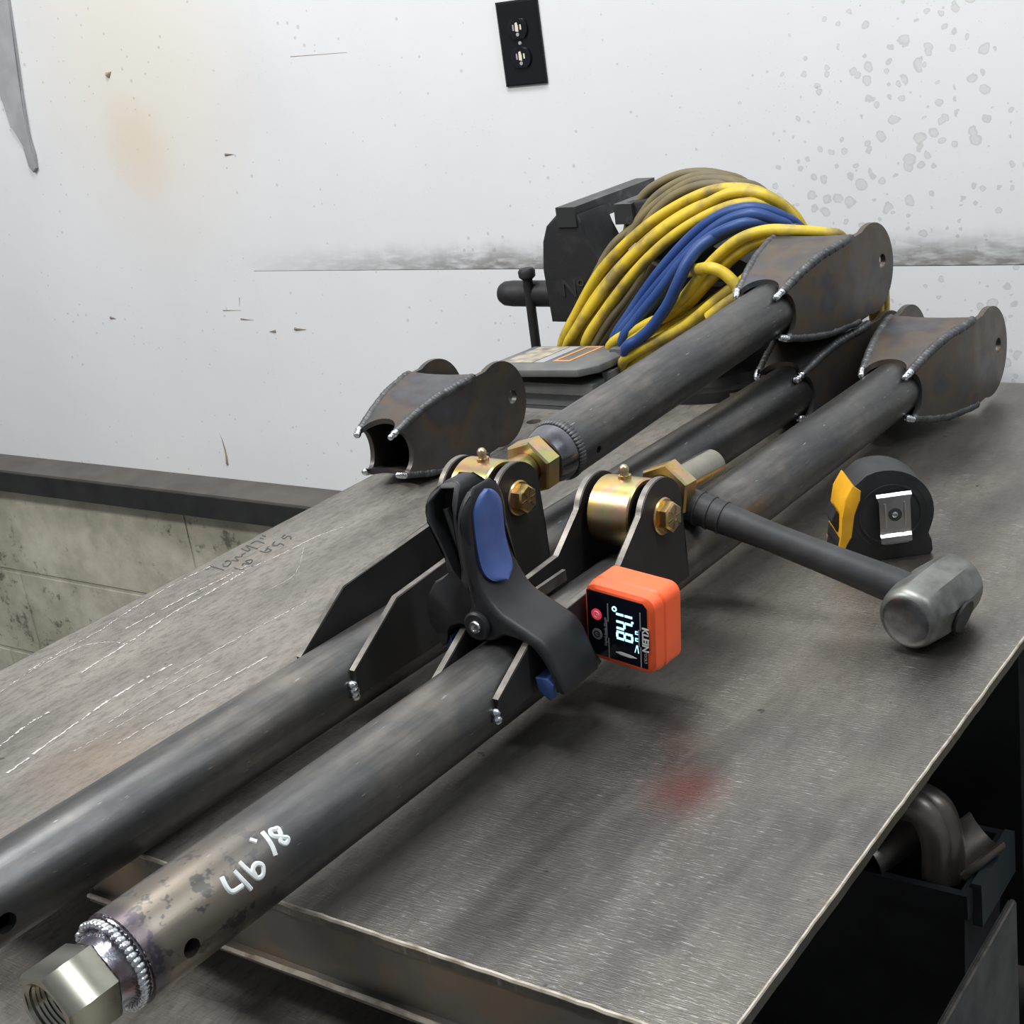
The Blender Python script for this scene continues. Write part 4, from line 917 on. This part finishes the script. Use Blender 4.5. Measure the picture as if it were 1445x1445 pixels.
b_ = BM(); lathe(b_, (.0065, -.0044, .0395), (0, 1, 0), [(0, 0), (0, .0052), (.001, .0052), (.001, 0)], 24); sl = obj('clip_slot', b_, 'rubber', clip)
b_ = BM(); lathe(b_, (.0060, -.0058, .0398), (0, 1, 0), [(.0002, 0), (0, .0014), (.0006, .0023), (.0015, .0023), (.0015, 0)], 20); obj('clip_screw', b_, 'chrome', clip)

# ------------------------------------------------------------------ grey case on a steel flat
fl = BM(); bx(fl, (-.992, 1.300, .0002), (-.872, 1.405, .0052))
tag(obj('steel_flat', fl, 'chrome', bevel=.0008), 'bright edged flat steel piece under the grey plastic case', 'steel plate')
cs = thing('tool_case', 'grey plastic case with worn stickers, lid ajar, beside the vise', 'case', Matrix.Translation((-.94, 1.35, .0054)))
cinv = Matrix.Translation((.94, -1.35, -.0054))
def csobj(name, bm, mat, **k):
    o = obj(name, bm, mat, cs, **k); o.matrix_parent_inverse = cinv; return o
b_ = BM(); bx(b_, (-1.006, 1.312, .0056), (-.884, 1.398, .0225)); csobj('case_base', b_, 'casegrey', bevel=.003)
b_ = BM(); bx(b_, (-1.012, 1.304, .0220), (-.876, 1.402, .0345)); csobj('base_rim', b_, 'casegrey', bevel=.003)
tl = Matrix.Translation((-.945, 1.40, .040)) @ Matrix.Rotation(math.radians(-2.5), 4, 'X') @ Matrix.Rotation(math.radians(-2), 4, 'Y')
b_ = BM()
lo = [(-.073, -.108), (.060, -.108), (.075, -.085), (.075, 0), (-.073, 0)]
rg = []
for z, ins in ((0, 0), (.0085, 0), (.0125, .006)):
    cx, cy = 0, -.054
    rg.append([b_.verts.new((x - math.copysign(min(ins, abs(x)), x), y + (ins if y < cy else -ins), z)) for x, y in lo])
for p, q in zip(rg, rg[1:]):
    for k in range(5): b_.faces.new((p[k], q[k], q[(k + 1) % 5], p[(k + 1) % 5]))
b_.faces.new(rg[0]); b_.faces.new(rg[-1][::-1])
bmesh.ops.transform(b_, matrix=tl, verts=b_.verts[:]); lid = csobj('lid', b_, 'casegrey', bevel=.0012)
b_ = BM(); bx(b_, (-.055, -.090, .0126), (-.012, -.012, .0130), tl); csobj('sticker', b_, 'sticker')
b_ = BM(); bx(b_, (-.010, -.090, .0126), (.004, -.012, .0130), tl); csobj('sticker', b_, 'greyprint')
b_ = BM()
for q in ((.012, -.085, .036, -.080), (.012, -.017, .036, -.012), (.012, -.080, .016, -.017), (.032, -.080, .036, -.017)): bx(b_, (q[0], q[1], .0126), (q[2], q[3], .0131), tl)
csobj('sticker_frame', b_, 'orangest')
b_ = BM(); bx(b_, (-.878, 1.330, .0200), (-.868, 1.350, .0420)); csobj('latch', b_, 'casegrey', bevel=.0015)
b_ = BM(); bx(b_, (-.878, 1.366, .0180), (-.866, 1.392, .0380)); csobj('hinge_block', b_, 'casegrey', bevel=.002)
b_ = BM(); lathe(b_, (-.870, 1.358, .026), (1, 0, 0), [(0, .003), (.003, .005), (.004, .005), (.004, .003)], 18); csobj('latch_ring', b_, 'clampblk')
b_ = BM(); bx(b_, (-.8845, 1.360, .0460), (-.8560, 1.392, .0600)); csobj('cord_socket', b_, 'casegrey', bevel=.0025)

# ------------------------------------------------------------------ cords
def coil(name, mat, strands, r, label, cat):
    b_ = BM(); S2 = [list(s) for s in strands]
    for a, b in zip(strands, strands[1:]):
        if len(a) == len(b) and (Vector(a[0]) - Vector(b[0])).length < .05:
            S2.append([(Vector(p) + Vector(q)) / 2 + Vector((.004, .010, -.003)) for p, q in zip(a, b)])
    for s in S2:
        s = [Vector(p) for p in s]
        if len(s) > 5:
            if s[0].z < .07: s = [Vector((s[0].x - .006, s[0].y + .03, max(.008, s[0].z - .034)))] + s
            if s[-1].x > -.71 or mat == 'tcord': s = s + [s[-1] + Vector((.012, .045, -.05)), s[-1] + Vector((.0, .08, -.10))]
        sweep(b_, spline(s, 6), r, 10)
    return tag(obj(name, b_, mat, smooth=60), label, cat)
coil('extension_cord', 'ycord', COIL_yel, .0064, 'bright yellow extension cord coiled over the vise', 'cord')
coil('electric_cord', 'tcord', COIL_brn, .0060, 'dirty tan cord bundled behind the yellow coil', 'cord')
coil('air_hose', 'bcord', COIL_blu, .0066, 'blue hose looped between the yellow cords', 'hose')

# ------------------------------------------------------------------ bench vise
vs_ = thing('bench_vise', 'black cast iron bench vise at the far left bench corner', 'vise', Matrix.Translation((-.86, 1.46, 0)))
vinv = Matrix.Translation((.86, -1.46, 0))
def vobj(name, bm, mat, **k):
    o = obj(name, bm, mat, vs_, **k); o.matrix_parent_inverse = vinv; return o
fj = [(-1.0237, .0646), (-1.027, .1308), (-1.0220, .1640), (-1.0140, .1830), (-.998, .1960), (-.966, .1960), (-.962, .186), (-.958, .160), (-.948, .138), (-.930, .122), (-.90, .116), (-.90, .0646)]
vobj('front_jaw', prism(fj, 1.452, 1.518), 'iron', bevel=.004, segs=3)
b_ = BM(); bx(b_, (-.995, 1.450, .1815), (-.968, 1.640, .2050)); vobj('jaw_plate', b_, 'ironedge', bevel=.0022)
rj = [(-.909, .183), (-.909, .2030), (-.900, .2070), (-.87, .2100), (-.80, .160), (-.74, .125), (-.655, .112), (-.638, .106), (-.638, .062), (-.68, .055), (-.72, .070), (-.74, .018), (-.86, .018), (-.86, .060), (-.88, .066), (-.888, .10), (-.890, .175)]
vobj('rear_jaw', prism(rj, 1.455, 1.575), 'iron', bevel=.004, segs=2)
b_ = BM(); bx(b_, (-.914, 1.450, .1830), (-.890, 1.600, .2065)); vobj('jaw_plate', b_, 'ironedge', bevel=.002)
b_ = BM(); bx(b_, (-.90, 1.50, .068), (-.70, 1.575, .112)); vobj('slide_bar', b_, 'iron', bevel=.002)
b_ = BM(); lathe(b_, (-1.021, 1.485, .0925), (-1, 0, 0), [(-.005, 0), (-.005, .0165), (.078, .0165), (.090, .0155), (.096, .0120), (.096, 0)], 32); vobj('screw_boss', b_, 'iron')
b_ = BM(); cyl(b_, (-1.0665, 1.4725, .012), (-1.0655, 1.4725, .122), .0062, seg=18); vobj('handle_bar', b_, 'iron')
b_ = BM(); lathe(b_, (-1.0655, 1.4725, .114), (0, 0, 1), [(0, .007), (.003, .0105), (.010, .0110), (.0135, .0085), (.0145, 0)], 24); vobj('handle_ball', b_, 'iron')
b_ = BM(); lathe(b_, (-.80, 1.44, .0003), (0, 0, 1), [(0, 0), (0, .085), (.012, .085), (.014, .07), (.022, .065), (.022, 0)], 40); vobj('swivel_base', b_, 'iron')
b_ = BM(); bx(b_, (-.86, 1.375, .0003), (-.715, 1.480, .0095)); vobj('base_flange', b_, 'apron', bevel=.0015)
mx = Matrix.Translation((-.985, 1.4515, .1065)) @ Matrix.Rotation(PI / 2, 4, 'X')
text('cast_mark', 'Nº', .030, 'ironedge', vs_, vinv @ mx, depth=.0006)
for i, (x, y, z) in enumerate(((-.800, 1.415, .100), (-.790, 1.420, .088), (-.775, 1.42, .108))):
    b_ = BM(); bx(b_, (x - .012, y - .01, z - .012), (x + .012, y + .012, z + .012), None); vobj('lock_lug', b_, 'iron', bevel=.003)

# ------------------------------------------------------------------ wall outlet
ou = thing('wall_outlet', 'black double socket outlet with dark cover plate on the white wall', 'outlet', Matrix.Translation((-1.2389, 1.776, .3796)))
b_ = BM(); rg = []
for y, ins in ((.0, 0), (-.003, 0), (-.0055, .003)):
    rg.append([b_.verts.new((sx * (.0355 - ins), y, sz * (.0575 - ins))) for sx, sz in ((-1, -1), (1, -1), (1, 1), (-1, 1))])
for p, q in zip(rg, rg[1:]):
    for k in range(4): b_.faces.new((p[k], q[k], q[(k + 1) % 4], p[(k + 1) % 4]))
b_.faces.new(rg[0]); b_.faces.new(rg[-1][::-1])
obj('cover_plate', b_, 'blackpl', ou, bevel=.0006, smooth=25)
for zc in (.0195, -.0195):
    b_ = prism([(x, z + zc) for x, z in [(.0165 * math.cos(math.radians(t)), max(-.0135, min(.0135, .0165 * math.sin(math.radians(t))))) for t in range(0, 360, 12)]], -.0085, -.004)
    rc = obj('socket_face', b_, 'blackpl', ou, bevel=.0006)
    for x, w, h in ((-.0062, .0012, .0040), (.0062, .0012, .0035)):
        b_ = BM(); bx(b_, (x - w, -.0088, zc + .002 - h), (x + w, -.0083, zc + .002 + h)); obj('slot', b_, 'greyprint' if x < 0 else 'cream', rc)
    b_ = BM(); lathe(b_, (0, -.0089, zc - .0075), (0, 1, 0), [(0, 0), (0, .0026), (.0005, .0026), (.0005, 0)], 16); obj('ground_hole', b_, 'greyprint', rc)
    b_ = prism([(-.002 + x, z + zc + .003) for x, z in ((-.001, -.006), (.004, -.007), (.0045, 0), (.003, .006), (-.0005, .005))], -.0090, -.0083); obj('paint_daub', b_, 'cream', rc)
b_ = BM(); lathe(b_, (0, -.0068, 0), (0, 1, 0), [(0, 0), (.0003, .0022), (.0014, .003), (.002, 0)], 16); obj('cover_screw', b_, 'greyprint', ou)

# ------------------------------------------------------------------ cast shadow on the wall, built as a grey shape
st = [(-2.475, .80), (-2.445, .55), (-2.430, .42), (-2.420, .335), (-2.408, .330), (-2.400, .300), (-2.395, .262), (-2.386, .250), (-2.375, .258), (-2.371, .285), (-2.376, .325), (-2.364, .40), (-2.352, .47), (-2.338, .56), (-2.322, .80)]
tag(obj('wall_shadow_shape', prism(st, 1.768, 1.7778), 'painted_shadow', bevel=.003), 'soft grey shape made as a cast shadow on the white wall at the left frame edge', 'painted_shadow')

# ------------------------------------------------------------------ things under the bench
bn = thing('parts_bin', 'black plastic bin of cut pipe elbows under the bench', 'bin', Matrix.Translation((-.45, 1.0, -.4518)))
binv = Matrix.Translation((.45, -1.0, .4518))
def bobj(name, bm, mat, **k):
    o = obj(name, bm, mat, bn, **k); o.matrix_parent_inverse = binv; return o
b_ = BM(); x0, x1, y0, y1 = -.60, -.345, .944, 1.044; ti = .012
def ring4(z, i): return [b_.verts.new(p) for p in ((x0 + i, y0 + i, z), (x1 - i, y0 + i, z), (x1 - i, y1 - i, z), (x0 + i, y1 - i, z))]
R4 = [ring4(-.4515, ti), ring4(-.272, .004), ring4(-.272, 0), ring4(-.250, 0), ring4(-.250, .007), ring4(-.272, .009), ring4(-.445, ti + .004)]
for p, q in zip(R4, R4[1:]):
    for k in range(4): b_.faces.new((p[k], q[k], q[(k + 1) % 4], p[(k + 1) % 4]))
b_.faces.new(R4[0]); b_.faces.new(R4[-1])
bobj('bin_body', b_, 'binpl', bevel=.002)
b_ = BM(); bx(b_, (-.346, .957, -.285), (-.338, 1.040, -.246)); bobj('bin_handle', b_, 'tote', bevel=.0025)
def half_pipe(pts, r, th, roll, span=190):
    b_ = BM(); P = spline(pts, 8); rings = []
    for i, p in enumerate(P):
        t = (P[min(i + 1, len(P) - 1)] - P[max(i - 1, 0)]).normalized()
        u = Vector(roll); u = (u - t * u.dot(t)).normalized(); v = t.cross(u)
        ring = []
        for rr, rng in ((r, range(0, 17)), (r - th, range(16, -1, -1))):
            for k in rng:
                a = math.radians(-span / 2 + span * k / 16)
                ring.append(b_.verts.new(p + (u * math.cos(a) + v * math.sin(a)) * rr))
        rings.append(ring)
    n_ = len(rings[0])
    for p, q in zip(rings, rings[1:]):
        for k in range(n_): b_.faces.new((p[k], q[k], q[(k + 1) % n_], p[(k + 1) % n_]))
    for rg_ in (rings[0], rings[-1]):
        for k in range(16): b_.faces.new((rg_[k], rg_[k + 1], rg_[n_ - 2 - k], rg_[n_ - 1 - k]))
    return b_
tag(obj('pipe_elbow', half_pipe([(-0.4089, 0.965, -0.1892), (-0.3869, 0.965, -0.1938), (-0.3775, 0.965, -0.2156), (-0.3775, 0.965, -0.2434), (-0.3776, 0.965, -0.2595)], .0135, .002, (.9, -.45, .2)), 'pipe', smooth=50), 'cut half pipe elbow hanging over the bin front, nearest one', 'pipe piece', 'pipe offcuts')
tag(obj('pipe_elbow', half_pipe([(-0.405, 0.975, -0.1888), (-0.3803, 0.975, -0.1961), (-0.3726, 0.975, -0.2205), (-0.3718, 0.975, -0.2435), (-0.3718, 0.975, -0.2576)], .0145, .002, (.9, -.45, .2)), 'pipe', smooth=50), 'cut half pipe elbow nested behind the one over the bin front', 'pipe piece', 'pipe offcuts')
tag(obj('pipe_offcut', half_pipe([(-0.3705, 0.97, -0.24), (-0.3581, 0.985, -0.2294), (-0.3469, 1.0, -0.2211)], .0210, .0022, (-.3, -.2, -1)), 'pipe', smooth=50), 'short split pipe piece lying open side up in the bin', 'pipe piece', 'pipe offcuts')
tag(obj('pipe_offcut', half_pipe([(-0.4302, 0.955, -0.2466), (-0.4156, 0.98, -0.2411), (-0.4018, 1.0, -0.2361)], .0170, .0022, (.2, .1, 1)), 'pipe', smooth=50), 'dark split pipe piece lying deep in the bin near the bench edge', 'pipe piece', 'pipe offcuts')
tb = BM()
for z0_, z1_, i0, i1 in ((-.4515, -.30, .02, 0),):
    r_ = [[tb.verts.new((x, y, z)) for x, y in rrect(-.40 + i, -.312 - i, .70 + i, .822 - i, .018)] for z, i in ((z0_, i0), (-.315, .003), (-.315, 0), (z1_, 0), (z1_, .004), (-.44, .022))]
for p, q in zip(r_, r_[1:]):
    for k in range(len(p)): tb.faces.new((p[k], q[k], q[(k + 1) % len(p)], p[(k + 1) % len(p)]))
tb.faces.new(r_[0]); tb.faces.new(r_[-1])
tag(obj('storage_tote', tb, 'tote', bevel=.0), 'small blue-grey plastic tote behind the bench side rail', 'tote')
fb = BM(); bx(fb, (-.06, -.012, 0), (.17, .012, .008)); o = obj('flat_bar', fb, 'pipe', bevel=.001); o.matrix_world = Matrix.Translation((-0.5626, 1.0113, -.4515)) @ Matrix.Rotation(.12, 4, 'Z')
tag(o, 'dark flat steel bar lying on the lower shelf under the bench', 'steel bar')
fb = BM(); bx(fb, (-.05, -.006, 0), (.085, .006, .010)); o = obj('flat_bar', fb, 'scratch', bevel=.001); o.matrix_world = Matrix.Translation((-0.5483, 0.9888, -.4515)) @ Matrix.Rotation(.10, 4, 'Z')
tag(o, 'short light steel bar on the lower shelf in front of the dark bar', 'steel bar')
